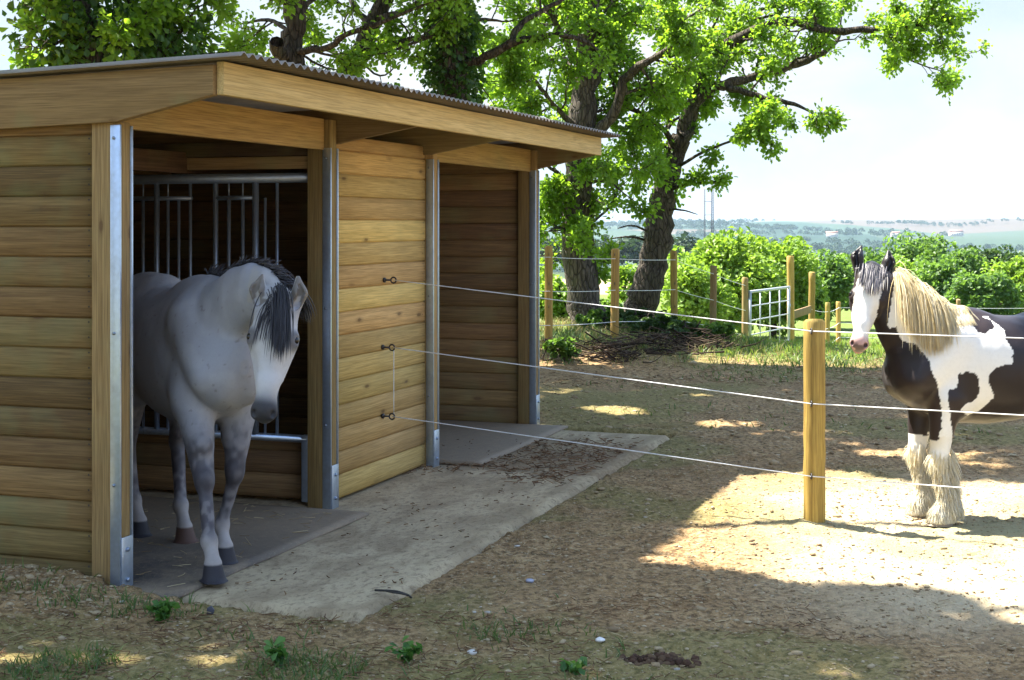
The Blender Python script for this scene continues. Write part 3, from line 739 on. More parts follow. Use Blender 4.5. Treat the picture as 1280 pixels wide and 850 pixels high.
def leaf_geo(C, d, nrm, L, Wd, rng, lobes=False):
    """folded leaves: kite (or lobed) blades; C centres, d direction, nrm blade normal"""
    s = _unit(np.cross(d, nrm)); nrm = np.cross(s, d)
    L = L[:, None]; Wd = Wd[:, None]; fold = 0.22
    if lobes:
        pts = [(-0.5, 0, 0), (-0.22, 0.36, 1), (-0.06, 0.22, 1), (0.12, 0.5, 1), (0.26, 0.3, 1), (0.5, 0, 0), (0.26, -0.3, 1), (0.12, -0.5, 1), (-0.06, -0.22, 1), (-0.22, -0.36, 1)]
        f = np.array([[0, 1, 2, 9], [2, 3, 4, 6], [0, 2, 8, 9], [2, 6, 7, 8], [4, 5, 6, 6]])
        pts = [(-0.5, 0, 0), (-0.05, 0.34, 1), (0.22, 0.5, 1), (0.5, 0, 0), (0.22, -0.5, 1), (-0.05, -0.34, 1)]
    else:
        pts = [(-0.5, 0, 0), (0.0, 0.46, 1), (0.5, 0, 0), (0.0, -0.46, 1)]
    vs = np.stack([C + d * L * a + s * Wd * b + nrm * Wd * fold * c for a, b, c in pts], 1)
    n, k = vs.shape[:2]; base = (np.arange(n) * k)[:, None]
    if lobes: f = np.concatenate([base + np.array([[0, 3, 2, 1]]), base + np.array([[0, 5, 4, 3]])]); fs = [f]
    else: fs = [np.concatenate([base + np.array([[0, 2, 1]]), base + np.array([[0, 3, 2]])])]
    return vs.reshape(-1, 3), fs, k

# the clearing in the crowns that lets the sun down on the sand
_cl = [P(x, y, 1.7 * F / (y - HY))[:2] for x, y in ((790, 700), (905, 592), (1010, 588), (1105, 596), (1200, 600), (1420, 606), (1500, 830), (1280, 768), (1120, 738), (1010, 722), (905, 706))]
_cl = np.array(_cl)
def in_poly(X, Y, poly):
    r = np.zeros(np.shape(X), bool); n = len(poly); j = n - 1
    for i in range(n):
        xi, yi = poly[i]; xj, yj = poly[j]
        c = ((yi > Y) != (yj > Y)) & (X < (xj - xi) * (Y - yi) / (yj - yi + 1e-12) + xi)
        r ^= c; j = i
    return r
def sun_ground(Pt):
    z = np.maximum(Pt[:, 2], 0); return Pt[:, 0] + SUN_H[0] * z, Pt[:, 1] + SUN_H[1] * z
def clearing(Pt, rng):
    """True where a leaf may stay"""
    X, Y = sun_ground(Pt)
    w = 0.22 * (noise2(X * 2.2, Y * 2.2, 77.0) - 0.5)
    bad = in_poly(X + w, Y + w, _cl)
    # the meadow past the fence lies in the sun, with a few tree shadows
    m = (X > 2.2 + 0.25 * (Y - 18)) & (Y > 17.6) & (Y < 60) & (Pt[:, 2] > 5.4)
    bad |= m & (noise2(X * 0.8, Y * 0.8, 5.0) > 0.12)
    # small sun flecks elsewhere
    fl = (noise2(X * 1.05, Y * 1.9, 31.0) > 0.835) & (Y < 18.5)
    bad |= fl
    return ~bad

class Tree:
    def __init__(s, seed): s.rng = np.random.default_rng(seed); s.wood = []; s.lc, s.ld = [], []; s.lsz = []
    def tube(s, pts, rad, sides): s.wood.append((np.asarray(pts), np.asarray(rad), sides))
    def limb(s, pts, r0, r1, sides=9, power=0.8, gnarl=0.02):
        p = spline(pts, 4); n = len(p); tt = np.linspace(0, 1, n)
        rad = r1 + (r0 - r1) * (1 - tt) ** power
        if gnarl: p[1:-1] += s.rng.normal(0, 1, (n - 2, 3)) * np.minimum(gnarl, rad[1:-1] * 0.25)[:, None]
        rad = rad * (1 + 0.07 * s.rng.normal(size=n)); s.tube(p, rad, sides); return p, rad
    def twigs(s, p, rad, t0=0.25, dens=2.2, L=1.0, leaves=26, up=0.15, lsz=0.105, depth=2, spread=1.0, out=None):
        """side shoots along a limb, each ending in leafy twigs"""
        g = s.rng; seg = np.linalg.norm(np.diff(p, axis=0), axis=1); tot = seg.sum()
        for _ in range(max(1, int(tot * (1 - t0) * dens + g.random()))):
            t = t0 + (1 - t0) * g.random(); i = min(int(t * (len(p) - 1)), len(p) - 2)
            tan = _unit(p[i + 1] - p[i]); d = _unit(g.normal(size=3)); d = d - tan * d.dot(tan)
            d = _unit(_unit(d) * spread + tan * 0.55 + np.array([0, 0, up]) + (0 if out is None else out))
            s.shoot(p[i], d, L * g.uniform(0.5, 1.15), min(rad[i] * 0.5, 0.035), leaves, lsz, depth)
        s.shoot(p[-1], _unit(p[-1] - p[-2]), L * 0.7, rad[-1], leaves, lsz, depth)
    def shoot(s, o, d, L, r, leaves, lsz, depth):
        g = s.rng; n = 5; pts = [o]; q = d
        for k in range(n - 1):
            q = _unit(q + g.normal(0, 0.22, 3) + np.array([0, 0, 0.03])); pts.append(pts[-1] + q * L / (n - 1))
        pts = np.array(pts); s.tube(pts, np.linspace(max(r, 0.006), 0.003, n), 4 if depth < 2 else 5)
        if depth > 0:
            for _ in range(int(3 + g.integers(0, 3))):
                t = g.uniform(0.25, 1); i = min(int(t * (n - 1)), n - 2)
                dd = _unit(_unit(pts[i + 1] - pts[i]) * 0.7 + g.normal(0, 0.6, 3) + np.array([0, 0, 0.05]))
                s.shoot(pts[i] + (pts[i + 1] - pts[i]) * g.random(), dd, L * g.uniform(0.3, 0.5), r * 0.45, leaves, lsz, depth - 1 if depth > 1 else 0)
        m = leaves if depth == 0 else leaves // 2
        t = g.beta(2.2, 1.2, m) * (n - 1); i = np.minimum(t.astype(int), n - 2); fr = (t - i)[:, None]
        c = pts[i] * (1 - fr) + pts[i + 1] * fr + g.normal(0, 0.06 + 0.05 * L, (m, 3))
        s.lc.append(c); s.ld.append(_unit(c - o + g.normal(0, 0.35, (m, 3)) * L + np.array([0, 0, -0.05]))); s.lsz.append(np.full(m, lsz) * g.uniform(0.65, 1.25, m))
    def ivy(s, p, rad, n, thick=0.10, lsz=0.085):
        g = s.rng; t = g.random(n) * (len(p) - 1); i = np.minimum(t.astype(int), len(p) - 2); fr = (t - i)[:, None]
        c = p[i] * (1 - fr) + p[i + 1] * fr; d = _unit(g.normal(size=(n, 3)) * np.array([1, 1, 0.35]))
        th = thick * (0.35 + 1.3 * noise3(c[:, 0] * 3 + d[:, 0] * 2, c[:, 1] * 3 + d[:, 1] * 2, c[:, 2] * 2.4, 3.0))
        c = c + d * (rad[i] + th * g.random(n) ** 0.6)[:, None]
        return c, _unit(d * 0.5 + g.normal(0, 0.5, (n, 3)) + np.array([0, 0, -0.6])), np.full(n, lsz) * g.uniform(0.6, 1.2, n)
    def build(s, name, label, loc, bark, leaf, group=None, ivy=None, lean_sun=True, cut=None):
        e = empty(name, loc); tag(e, label, 'tree', group); o = np.array(loc)
        vs, fs, n = [], [], 0
        for p, r, k in s.wood:
            if np.max(r) < 0.13 and p[-1][2] > 5.2 and not clearing(np.array([p[len(p) // 2], p[-1], p[0]]), s.rng).all(): continue
            v, f = tube_np(p - o, r, k); vs.append(v); fs.append(f + n); n += len(v)
        mesh_np('trunk', np.concatenate(vs), np.concatenate(fs), bark, e, True)
        def leaves(c, d, sz, mat, nm, lob):
            keep = clearing(c, s.rng)
            if cut is not None: keep &= cut(c)
            c, d, sz = c[keep], d[keep], sz[keep]; n = len(c)
            if not n: return
            nrm = _unit(s.rng.normal(0, 0.75, (n, 3)) + np.array([0, 0, 0.8]))
            v, f, k = leaf_geo(c - o, d, nrm, sz, sz * 0.72, s.rng, lob)
            mesh_np(nm, v, f, mat, e, False, {'rnd': np.repeat(np.clip(s.rng.normal(0.5, 0.22, n) + 0.25 * (noise3(c[:, 0] * 1.5, c[:, 1] * 1.5, c[:, 2] * 1.5, 8.0) - 0.5), 0, 1), k)})
        if s.lc: leaves(np.concatenate(s.lc), np.concatenate(s.ld), np.concatenate(s.lsz), leaf, 'crown', True)
        if ivy is not None: leaves(*ivy, LEAF_IVY, 'ivy', True)
        return e
    def crown(s, top, n, L, zlo, zhi, r0=0.07, az=None, leaves=22, lsz=0.14, dens=1.5, tw=1.3):
        """big limbs spreading from the upper trunk (mostly above the picture, casting the shade)"""
        g = s.rng; n0 = len(s.lc)
        for k in range(n):
            a = (2 * math.pi * k / n + g.uniform(-0.4, 0.4)) if az is None else g.uniform(*az)
            h = g.uniform(zlo, zhi); l = L * g.uniform(0.6, 1.1); el = g.uniform(0.12, 0.7)
            o = np.array([top[0], top[1], 0]) + np.array([0, 0, h]); d = np.array([math.cos(a) * math.cos(el), math.sin(a) * math.cos(el), math.sin(el)])
            pts = [o]
            for q in range(4):
                d = _unit(d + g.normal(0, 0.16, 3) + np.array([0, 0, -0.03])); pts.append(pts[-1] + d * l / 4)
            p, r = s.limb(pts, r0, 0.015, 6); s.twigs(p, r, 0.2, dens, tw, leaves, 0.1, lsz, 1)
        for q in range(n0, len(s.lc)):                # the underside of the high canopy
            k = s.lc[q][:, 2] > 5.35; s.lc[q], s.ld[q], s.lsz[q] = s.lc[q][k], s.ld[q][k], s.lsz[q][k]

def pxl(lst, D):
    return np.array([P(x, y, D + (q[0] if q else 0)) for x, y, *q in lst])
def based(pts, X=None):
    """extend a trunk path down to the soil"""
    p = pts[0]; z = float(base_z(p[0], p[1])) - 0.25
    return np.vstack([[p[0], p[1], z], pts]) if p[2] > z else pts

# --- leaning oak on the right of the gap
T = Tree(101); D = 23.0
p, r = T.limb(based(pxl([(790, 425), (797, 395), (808, 362), (818, 320), (824, 280), (830, 240), (838, 205), (852, 172, -.1)], D)), 0.27, 0.15, 14, 0.7, 0.015)
base = (p[0][0], p[0][1], p[0][2] + 0.25)
ivyish = p, r
T.twigs(p, r, 0.5, 1.2, 0.5, 14, 0.0, 0.10, 1)
lim = [([(848, 178), (862, 140, -.1), (884, 116, -.2), (905, 104, -.2), (958, 93, .1), (1008, 76, .3), (1042, 56, .5), (1050, 42, .6)], 0.115, 0.02, 0.22, 1.5, 0.62, 22),
       ([(902, 106, -.2), (946, 121, -.4), (992, 130, -.6), (1018, 142, -.7)], 0.055, 0.012, 0.3, 2.0, 0.45, 20),
       ([(852, 172), (868, 135, .2), (884, 80, .4), (915, 52, .3), (984, 26, 0), (1032, 39, -.3), (1078, 36, -.5), (1130, 34, -.7), (1158, 30, -.8)], 0.11, 0.02, 0.1, 1.7, 0.62, 22),
       ([(1086, 38, -.5), (1118, 60, -.4), (1142, 77, -.3), (1180, 90, -.2)], 0.028, 0.006, 0.15, 2.6, 0.42, 12),
       ([(1120, 34, -.7), (1160, 20, -.9), (1195, -8, -1.0)], 0.022, 0.006, 0.1, 2.5, 0.5, 14),
       ([(842, 190), (836, 150, .3), (838, 100, .5), (836, 40, .4), (830, -30, .2), (820, -120, 0)], 0.10, 0.035, 0.1, 1.6, 0.75, 26),
       ([(856, 165), (868, 110, .6), (884, 40, .9), (905, -40, 1.1), (930, -130, 1.2)], 0.10, 0.03, 0.15, 1.5, 0.8, 26),
       ([(930, 48, .3), (960, 0, .3), (1000, -60, .3), (1050, -110, .3)], 0.06, 0.015, 0.1, 1.7, 0.8, 24),
       ([(846, 180), (815, 150, -.6), (780, 130, -1.0), (760, 90, -1.3)], 0.05, 0.015, 0.2, 2.2, 0.7, 26),
       ([(832, 238), (858, 231, -.3), (884, 228, -.4)], 0.035, 0.022, 0.3, 1.6, 0.3, 14),
       ([(838, 215), (880, 190, -.5), (930, 170, -.8), (958, 160, -1)], 0.03, 0.008, 0.3, 2.2, 0.4, 18)]
for pts, r0, r1, t0, dn, L, lv in lim:
    p, r = T.limb(pxl(pts, D), r0, r1, 8); T.twigs(p, r, t0, dn * 2.3, L * 1.25, int(lv * .68), 0.12, 0.078, 2)
for pts in ([(812, 290), (790, 282, -.4), (772, 286, -.6)], [(806, 300), (782, 296, -.3), (756, 300, -.4)], [(826, 262), (850, 262, -.3), (872, 268, -.5)]):
    T.limb(pxl(pts, D), 0.022, 0.006, 5)
T.crown((2.7, 23.2), 9, 3.6, 6.6, 9.5, 0.06, None, 20, 0.15, 1.4)
T.build('oak_tree', 'leaning oak with long bare limb reaching right over the sky', base, BARK, LEAF_OAK, 'oaks behind the shelter')

# --- thick upright oak left of it, leafy all the way down
T = Tree(102); D = 21.6
p, r = T.limb(based(pxl([(738, 425), (735, 405), (727, 350), (724, 290), (725, 230), (728, 165), (733, 100), (737, 40), (740, -40), (738, -150)], D)), 0.28, 0.12, 14, 0.6, 0.015)
base = (p[0][0], p[0][1], p[0][2] + 0.25)
T.twigs(p, r, 0.25, 5.5, 0.95, 19, 0.0, 0.078, 2, out=np.array([0, 0.75, 0]))
for pts, r0, r1, t0, dn, L, lv in [([(742, 170), (752, 160, -.2), (774, 127, -.4), (779, 99, -.5), (806, 78, -.7), (838, 60, -.8), (852, 30, -.9)], 0.10, 0.03, 0.3, 1.8, 0.7, 26),
       ([(736, 90), (712, 60, -.5), (690, 20, -.8), (660, -40, -1)], 0.07, 0.02, 0.2, 2.6, 0.9, 28), ([(727, 170), (700, 140, -.5), (676, 110, -.9), (655, 80, -1.2)], 0.05, 0.012, 0.2, 2.8, 0.8, 28),
       ([(736, 60), (765, 10, .6), (800, -50, 1)], 0.07, 0.02, 0.15, 2.2, 0.9, 26), ([(724, 245), (696, 215, -.3), (672, 200, -.6)], 0.04, 0.01, 0.2, 3.0, 0.7, 28),
       ([(728, 300), (700, 285, -.5), (684, 290, -.9)], 0.03, 0.01, 0.2, 3.2, 0.6, 26), ([(724, 232), (756, 225, -.4), (778, 240, -.6)], 0.03, 0.01, 0.2, 3.0, 0.5, 22),
       ([(728, 150), (758, 150, .6), (790, 175, .8), (800, 205, .9)], 0.035, 0.01, 0.3, 2.6, 0.6, 22), ([(733, 120), (700, 70, 1), (650, 100, 1.6), (630, 130, 1.9)], 0.05, 0.012, 0.3, 2.4, 0.8, 28)]:
    p, r = T.limb(pxl(pts, D), r0, r1, 7); T.twigs(p, r, t0, dn * 2.0, L * 1.2, int(lv * .75), 0.1, 0.078, 2)
T.limb(pxl([(716, 245, -.3), (695, 240, -.4), (672, 258, -.5)], D), 0.02, 0.006, 5); T.limb(pxl([(712, 262, -.35), (716, 290, -.4), (724, 318, -.4), (727, 330, -.35)], D), 0.016, 0.008, 5)
T.crown((1.1, 21.6), 16, 5.2, 6.4, 10.5, 0.07, None, 30, 0.17, 2.0)
T.build('oak_tree', 'thick upright oak with leafy shoots all down its trunk, just right of the shelter roof', base, BARK2, LEAF_OAK, 'oaks behind the shelter')

# --- ivy-clad trunk rising behind the middle of the roof
T = Tree(103); D = 17.5
p, r = T.limb(based(pxl([(572, 420), (570, 300), (568, 180), (566, 110), (565, 50), (562, 0), (556, -100), (552, -220)], D)), 0.24, 0.11, 12, 0.6)
base = (p[0][0], p[0][1], p[0][2] + 0.25); iv = T.ivy(p, r, 5200, 0.13, 0.095)
for pts, r0, r1, t0, dn, L, lv in [([(578, 82), (598, 74, -.2), (638, 55, -.4), (672, 46, -.5), (708, 45, -.6), (740, 56, -.7)], 0.06, 0.02, 0.55, 1.6, 0.5, 18), ([(638, 55, -.4), (648, 34, -.3), (676, 14, -.2), (705, -2, -.1), (760, -40, 0)], 0.042, 0.015, 0.3, 2.0, 0.7, 22),
       ([(572, 28), (600, 24, .4), (628, 27, .6)], 0.035, 0.012, 0.2, 2.4, 0.6, 20), ([(560, 30), (545, 40, -.3), (520, 52, -.5), (484, 66, -.7)], 0.035, 0.01, 0.3, 2.0, 0.5, 18),
       ([(562, -10), (600, -40, -.5), (640, -90, -1)], 0.05, 0.015, 0.1, 2.2, 0.9, 24), ([(560, -20), (530, -50, .5), (490, -110, .6)], 0.05, 0.015, 0.1, 2.0, 0.9, 24),
       ([(576, 60), (590, 90, .6), (612, 122, 1)], 0.02, 0.006, 0.2, 3, 0.5, 18)]:
    p, r = T.limb(pxl(pts, D), r0, r1, 7); T.twigs(p, r, t0, dn * 1.35, L * 1.1, int(lv * .5), 0.1, 0.07, 2)
T.crown((-0.7, 17.5), 22, 5.6, 6.4, 10.5, 0.07, None, 34, 0.18, 2.4)
T.build('oak_tree', 'ivy clad trunk rising behind the middle of the corrugated roof', base, BARK, LEAF_OAK, 'oaks behind the shelter', iv)

# --- dark trunk with a stubby knob, left of the roof's middle
T = Tree(104); D = 16.5
p, r = T.limb(based(pxl([(360, 420), (362, 250), (364, 120), (366, 60), (369, 0), (366, -90), (360, -200)], D)), 0.16, 0.09, 11, 0.6)
base = (p[0][0], p[0][1], p[0][2] + 0.25)
T.limb(pxl([(362, 80), (350, 66, -.2), (346, 52, -.3)], D), 0.09, 0.07, 8)
for pts, r0, r1, t0, dn, L, lv in [([(366, 64), (385, 63, -.2), (405, 62, -.3), (432, 44, -.5), (470, 30, -.7), (530, 6, -1)], 0.05, 0.015, 0.15, 2.4, 0.55, 20), ([(368, 10), (335, -10, -.4), (300, -50, -.8)], 0.05, 0.015, 0.1, 2.6, 0.8, 24),
       ([(364, 40), (335, 25, .5), (300, 30, 1)], 0.03, 0.01, 0.1, 3.2, 0.6, 24), ([(368, 20), (400, -10, .3), (440, -60, .5)], 0.045, 0.012, 0.1, 2.4, 0.8, 24), ([(364, 70), (330, 75, .6), (300, 62, 1)], 0.025, 0.008, 0.1, 3.2, 0.5, 22),
       ([(365, 60), (400, 82, .5), (425, 88, .8)], 0.02, 0.006, 0.2, 3, 0.5, 18)]:
    p, r = T.limb(pxl(pts, D), r0, r1, 7); T.twigs(p, r, t0, dn * .85, L * 1.0, int(lv * .5), 0.1, 0.066, 2)
T.crown((-2.5, 16.5), 18, 5.2, 6.4, 10.5, 0.06, None, 34, 0.18, 2.3)
T.build('oak_tree', 'slim dark trunk with a stubby knob behind the near end of the roof', base, BARK, LEAF_OAK, 'oaks behind the shelter')

# --- slanting stem between the two
T = Tree(105); D = 18.0
p, r = T.limb(based(pxl([(385, 420), (398, 250), (415, 140), (434, 94), (455, 50), (478, 10), (500, -40), (540, -130)], D)), 0.15, 0.07, 10, 0.6)
base = (p[0][0], p[0][1], p[0][2] + 0.25)
for pts, r0, r1, t0, dn, L, lv in [([(442, 78), (465, 68, -.2), (500, 54, -.4), (528, 44, -.6), (546, 36, -.7)], 0.05, 0.02, 0.35, 2.0, 0.45, 16), ([(440, 82), (418, 66, .4), (396, 60, .7), (372, 66, .9)], 0.035, 0.01, 0.3, 2.4, 0.5, 18),
       ([(462, 35), (440, 0, .5), (420, -50, .7)], 0.05, 0.012, 0.15, 2.4, 0.7, 20), ([(470, 25), (510, 10, -.6), (550, -20, -1)], 0.04, 0.012, 0.15, 2.2, 0.6, 18), ([(446, 72), (475, 95, -.5), (500, 78, -.8)], 0.018, 0.005, 0.2, 2.6, 0.4, 14)]:
    p, r = T.limb(pxl(pts, D), r0, r1, 7); T.twigs(p, r, t0, dn * .7, L * 1.0, int(lv * .5), 0.1, 0.07, 2)
T.crown((-1.4, 18), 8, 4.0, 6.6, 9.5, 0.06, None, 22, 0.16, 1.5)
T.build('oak_tree', 'slanting bare stem leaning right between the knobbed and the ivy clad trunks', base, BARK, LEAF_OAK, 'oaks behind the shelter')

# --- twin stems smothered in ivy at the left edge
T = Tree(106); D = 14.0
p, r = T.limb(based(pxl([(150, 420), (140, 200), (122, 90), (106, 50), (92, 15), (76, -30), (50, -120), (40, -260)], D)), 0.22, 0.10, 12, 0.6)
base = (p[0][0], p[0][1], p[0][2] + 0.25)
i1 = T.ivy(p, r, 3600, 0.42, 0.10)
p2, r2 = T.limb(based(pxl([(205, 420, .5), (203, 200, .5), (200, 90, .5), (197, 30, .5), (196, -40, .5), (205, -160, .5)], D)), 0.2, 0.10, 10, 0.6)
i2 = T.ivy(p2, r2, 3600, 0.40, 0.10)
for pts, r0, r1, t0, dn, L, lv in [([(100, 40), (80, 50, -.2), (60, 60, -.3)], 0.02, 0.006, 0.1, 5, 0.4, 26), ([(90, 10), (70, 20, -.2), (55, 25, -.3)], 0.02, 0.006, 0.1, 5, 0.4, 26), ([(125, 85), (150, 60, -.3), (170, 30, -.4)], 0.03, 0.01, 0.1, 4.2, 0.5, 28),
       ([(198, 50, .5), (170, 20, .2), (150, -20, .1)], 0.03, 0.01, 0.1, 4, 0.55, 28), ([(199, 60, .5), (225, 40, .3), (245, 10, .2)], 0.03, 0.008, 0.1, 3.6, 0.4, 26), ([(199, 75, .5), (235, 70, .6), (270, 66, .7)], 0.025, 0.006, 0.1, 3.6, 0.4, 24), ([(100, 60), (75, 78, .3), (58, 84, .4)], 0.02, 0.006, 0.1, 5, 0.35, 26)]:
    p, r = T.limb(pxl(pts, D), r0, r1, 6); T.twigs(p, r, t0, dn, L, lv, 0.0, 0.09, 1)
T.crown((-4.0, 14.0), 22, 6.0, 6.0, 10.5, 0.08, None, 34, 0.18, 2.4)
T.build('ivy_tree', 'two stems smothered in ivy above the left end of the roof', base, BARK, LEAF_OAK, 'oaks behind the shelter', tuple(np.concatenate(q) for q in zip(i1, i2)))

# --- two more of the same row, out of the picture to the left: their crowns shade the near yard
for k, (bx, by, rad, sd) in enumerate([(-6.0, 9.4, 6.2, 107), (-5.4, 5.2, 5.6, 108)]):
    T = Tree(sd); p, r = T.limb([(bx, by, -0.2), (bx + .1, by, 2), (bx, by + .1, 4.5), (bx + .2, by, 7.5), (bx + .2, by, 10)], 0.32, 0.08, 12, 0.7)
    T.crown((bx, by), 30, rad, 5.0, 10.5, 0.09, None, 28, 0.19, 2.4)
    T.build('oak_tree', ['spreading oak beside the shelter, out past the left of its side wall', 'spreading oak nearest the yard\'s foreground, left of the photograph'][k], (bx, by, 0), BARK, LEAF_OAK, 'oaks behind the shelter')

# ------------------------------------------------------------------ bushes and hedgerow trees down the slope
def lump_tree(seed, X, Y, zt, rx, n, mat, label, name='tree', group=None, leaf=0.15, bark=BARK, nl=16, low=0.0, cat='tree', squash=0.8):
    g = np.random.default_rng(seed); zb = float(base_z(X, Y)); zt = max(zt, zb + 0.3); hgt = zt - zb
    e = empty(name, (X, Y, zb)); tag(e, label, cat, group)
    ry = rx * squash; zc = zb + hgt * (0.52 + low * 0.5); rz = hgt - (zc - zb)
    # lumps of foliage: sub-clusters on and in an egg shaped crown
    d = _unit(g.normal(size=(nl * 3, 3))); lr = g.uniform(0.25, 0.95, nl * 3)[:, None] ** 0.6
    lc = np.array([X, Y, zc]) + d * lr * np.array([rx, ry, rz]) * 0.80; ls = g.uniform(0.20, 0.42, nl * 3) * min(rx, rz)
    k = g.integers(0, len(lc), n); q = _unit(g.normal(size=(n, 3)))
    rr = (0.55 + 0.45 * g.random(n) ** 0.5) * ls[k]; wob = 0.75 + 0.6 * noise3(q[:, 0] * 2.3 + k, q[:, 1] * 2.3, q[:, 2] * 2.3, seed)
    c = lc[k] + q * (rr * wob)[:, None]
    c = c[c[:, 2] > zb + 0.02]; n = len(c)
    out = _unit(c - np.array([X, Y, zc])); dd = _unit(out * 0.6 + g.normal(0, 0.5, (n, 3)) + np.array([0, 0, -0.15])); nn = _unit(out * 0.5 + g.normal(0, 0.55, (n, 3)) + np.array([0, 0, 0.7]))
    sz = leaf * g.uniform(0.6, 1.3, n)
    v, f, kk = leaf_geo(c - np.array([X, Y, zb]), dd, nn, sz, sz * 0.7, g, True)
    val = np.clip(g.normal(0.5, 0.2, n) + 0.5 * (noise3(c[:, 0] / rx * 2, c[:, 1] / rx * 2, c[:, 2] / rx * 2, 4.0) - 0.5), 0, 1)
    mesh_np('crown', v, f, mat, e, False, {'rnd': np.repeat(val, kk)})
    m = MB()
    tp = spline([(0, 0, -0.2), (0.05, 0, hgt * 0.25), (-0.03, 0.03, hgt * 0.55), (0, 0, hgt * 0.8)], 3); m.tube(tp, np.linspace(0.035 * hgt + 0.02, 0.015, len(tp)), 8)
    for _ in range(9):
        a = lc[g.integers(0, len(lc))] - np.array([X, Y, zb]); i = g.integers(2, len(tp) - 2)
        m.tube(spline([tp[i], (tp[i] + a) / 2 + g.normal(0, 0.1, 3), a], 3), np.linspace(0.012 * hgt + 0.01, 0.006, 7), 5)
    m.build('trunk', bark, e, True)
    return e
def at(px, d): return (px - CX) / F * d
def ztop(py, d): return H - (py - HY) / F * d
hg = 'trees of the hedgerow down the slope'
HT = [(905, 287, 37, 1.9, 10500, LEAF_LIME, 'bright yellow green bushy tree straight behind the brown fence posts', .15),
      (965, 292, 39, 1.7, 8500, LEAF_LIME, 'bright yellow green bushy tree behind the metal gate', .15),
      (868, 318, 34.5, 0.95, 4200, LEAF_LIME, 'small yellow green bush right beside the leaning oak trunk', .13),
      (1022, 305, 44, 1.8, 6500, LEAF_MID, 'mid green tree to the left of the piebald horse\'s ears', .16),
      (1068, 312, 50, 1.8, 5500, LEAF_MID, 'mid green tree straight behind the piebald horse\'s ears', .17),
      (1112, 318, 54, 1.7, 5000, LEAF_LIME, 'paler green tree behind the piebald horse\'s forelock', .17),
      (1150, 290, 60, 2.2, 6500, LEAF_MID, 'tallest hedgerow tree, above the piebald horse\'s mane', .19),
      (1196, 305, 58, 1.9, 5500, LEAF_MID, 'rounded green tree behind the piebald horse\'s withers', .18),
      (1180, 322, 50, 1.5, 4200, LEAF_MID, 'low green tree in front of the hedgerow behind the mane', .17),
      (1236, 298, 62, 2.1, 6000, LEAF_DARK, 'dark green tree behind the piebald horse\'s back', .2),
      (1272, 320, 52, 1.7, 4600, LEAF_LIME, 'yellow green tree at the right edge behind the horse\'s back', .17),
      (1300, 300, 64, 2.2, 5600, LEAF_MID, 'broad green tree at the right edge of the hedgerow', .2),
      (1228, 335, 48, 1.5, 4200, LEAF_MID, 'short bushy tree just above the piebald horse\'s back', .16),
      (1360, 300, 60, 2.4, 4600, LEAF_MID, 'green tree past the right end of the picture', .2)]
for i, (px, py, d, rx, n, mt, lab, lf) in enumerate(HT):
    lump_tree(300 + i, at(px, d), d, ztop(py, d), rx, n, mt, lab, 'hedgerow_tree', hg, lf)
SH = [(790, 322, 31, 0.55, 2600, LEAF_LIME, 'pale green sapling seen between the two oak trunks', .10), (700, 345, 27, 0.7, 2600, LEAF_LIME, 'sunlit bush between the shelter post and the thick oak', .10), (757, 372, 27, 0.5, 1800, LEAF_MID, 'low green bush between the oak trunks, left of the sapling', .10),
      (650, 330, 30, 1.0, 3000, LEAF_LIME, 'sunlit bush hidden behind the shelter end', .11)]
for i, (px, py, d, rx, n, mt, lab, lf) in enumerate(SH):
    lump_tree(340 + i, at(px, d), d, ztop(py, d), rx, n, mt, lab, 'bush', 'bushes behind the far fence', lf, cat='bush')
BR = [(822, 418, 20.2, 0.55, 1800, LEAF_DARK, 'dark bramble clump at the foot of the leaning oak'), (856, 424, 19.4, 0.42, 1300, LEAF_DARK, 'dark bramble clump in front of the brush heap, right of the leaning oak'), (752, 398, 20.6, 0.42, 1500, LEAF_MID, 'leafy weeds at the foot of the thick oak'),
      (896, 431, 19.8, 0.42, 1000, LEAF_MID, 'low straggly weeds in front of the brown fence posts'), (795, 398, 21.2, 0.5, 1500, LEAF_DARK, 'dark undergrowth between the oaks behind the fence'), (700, 430, 17.5, 0.28, 700, LEAF_MID, 'leafy weed clump at the foot of the pale fence post')]
for i, (px, py, d, rx, n, mt, lab) in enumerate(BR):
    lump_tree(360 + i, at(px, d), d, ztop(py, d), rx, n, mt, lab, 'bramble_bush', 'undergrowth under the oaks', 0.075, cat='bush', nl=8)

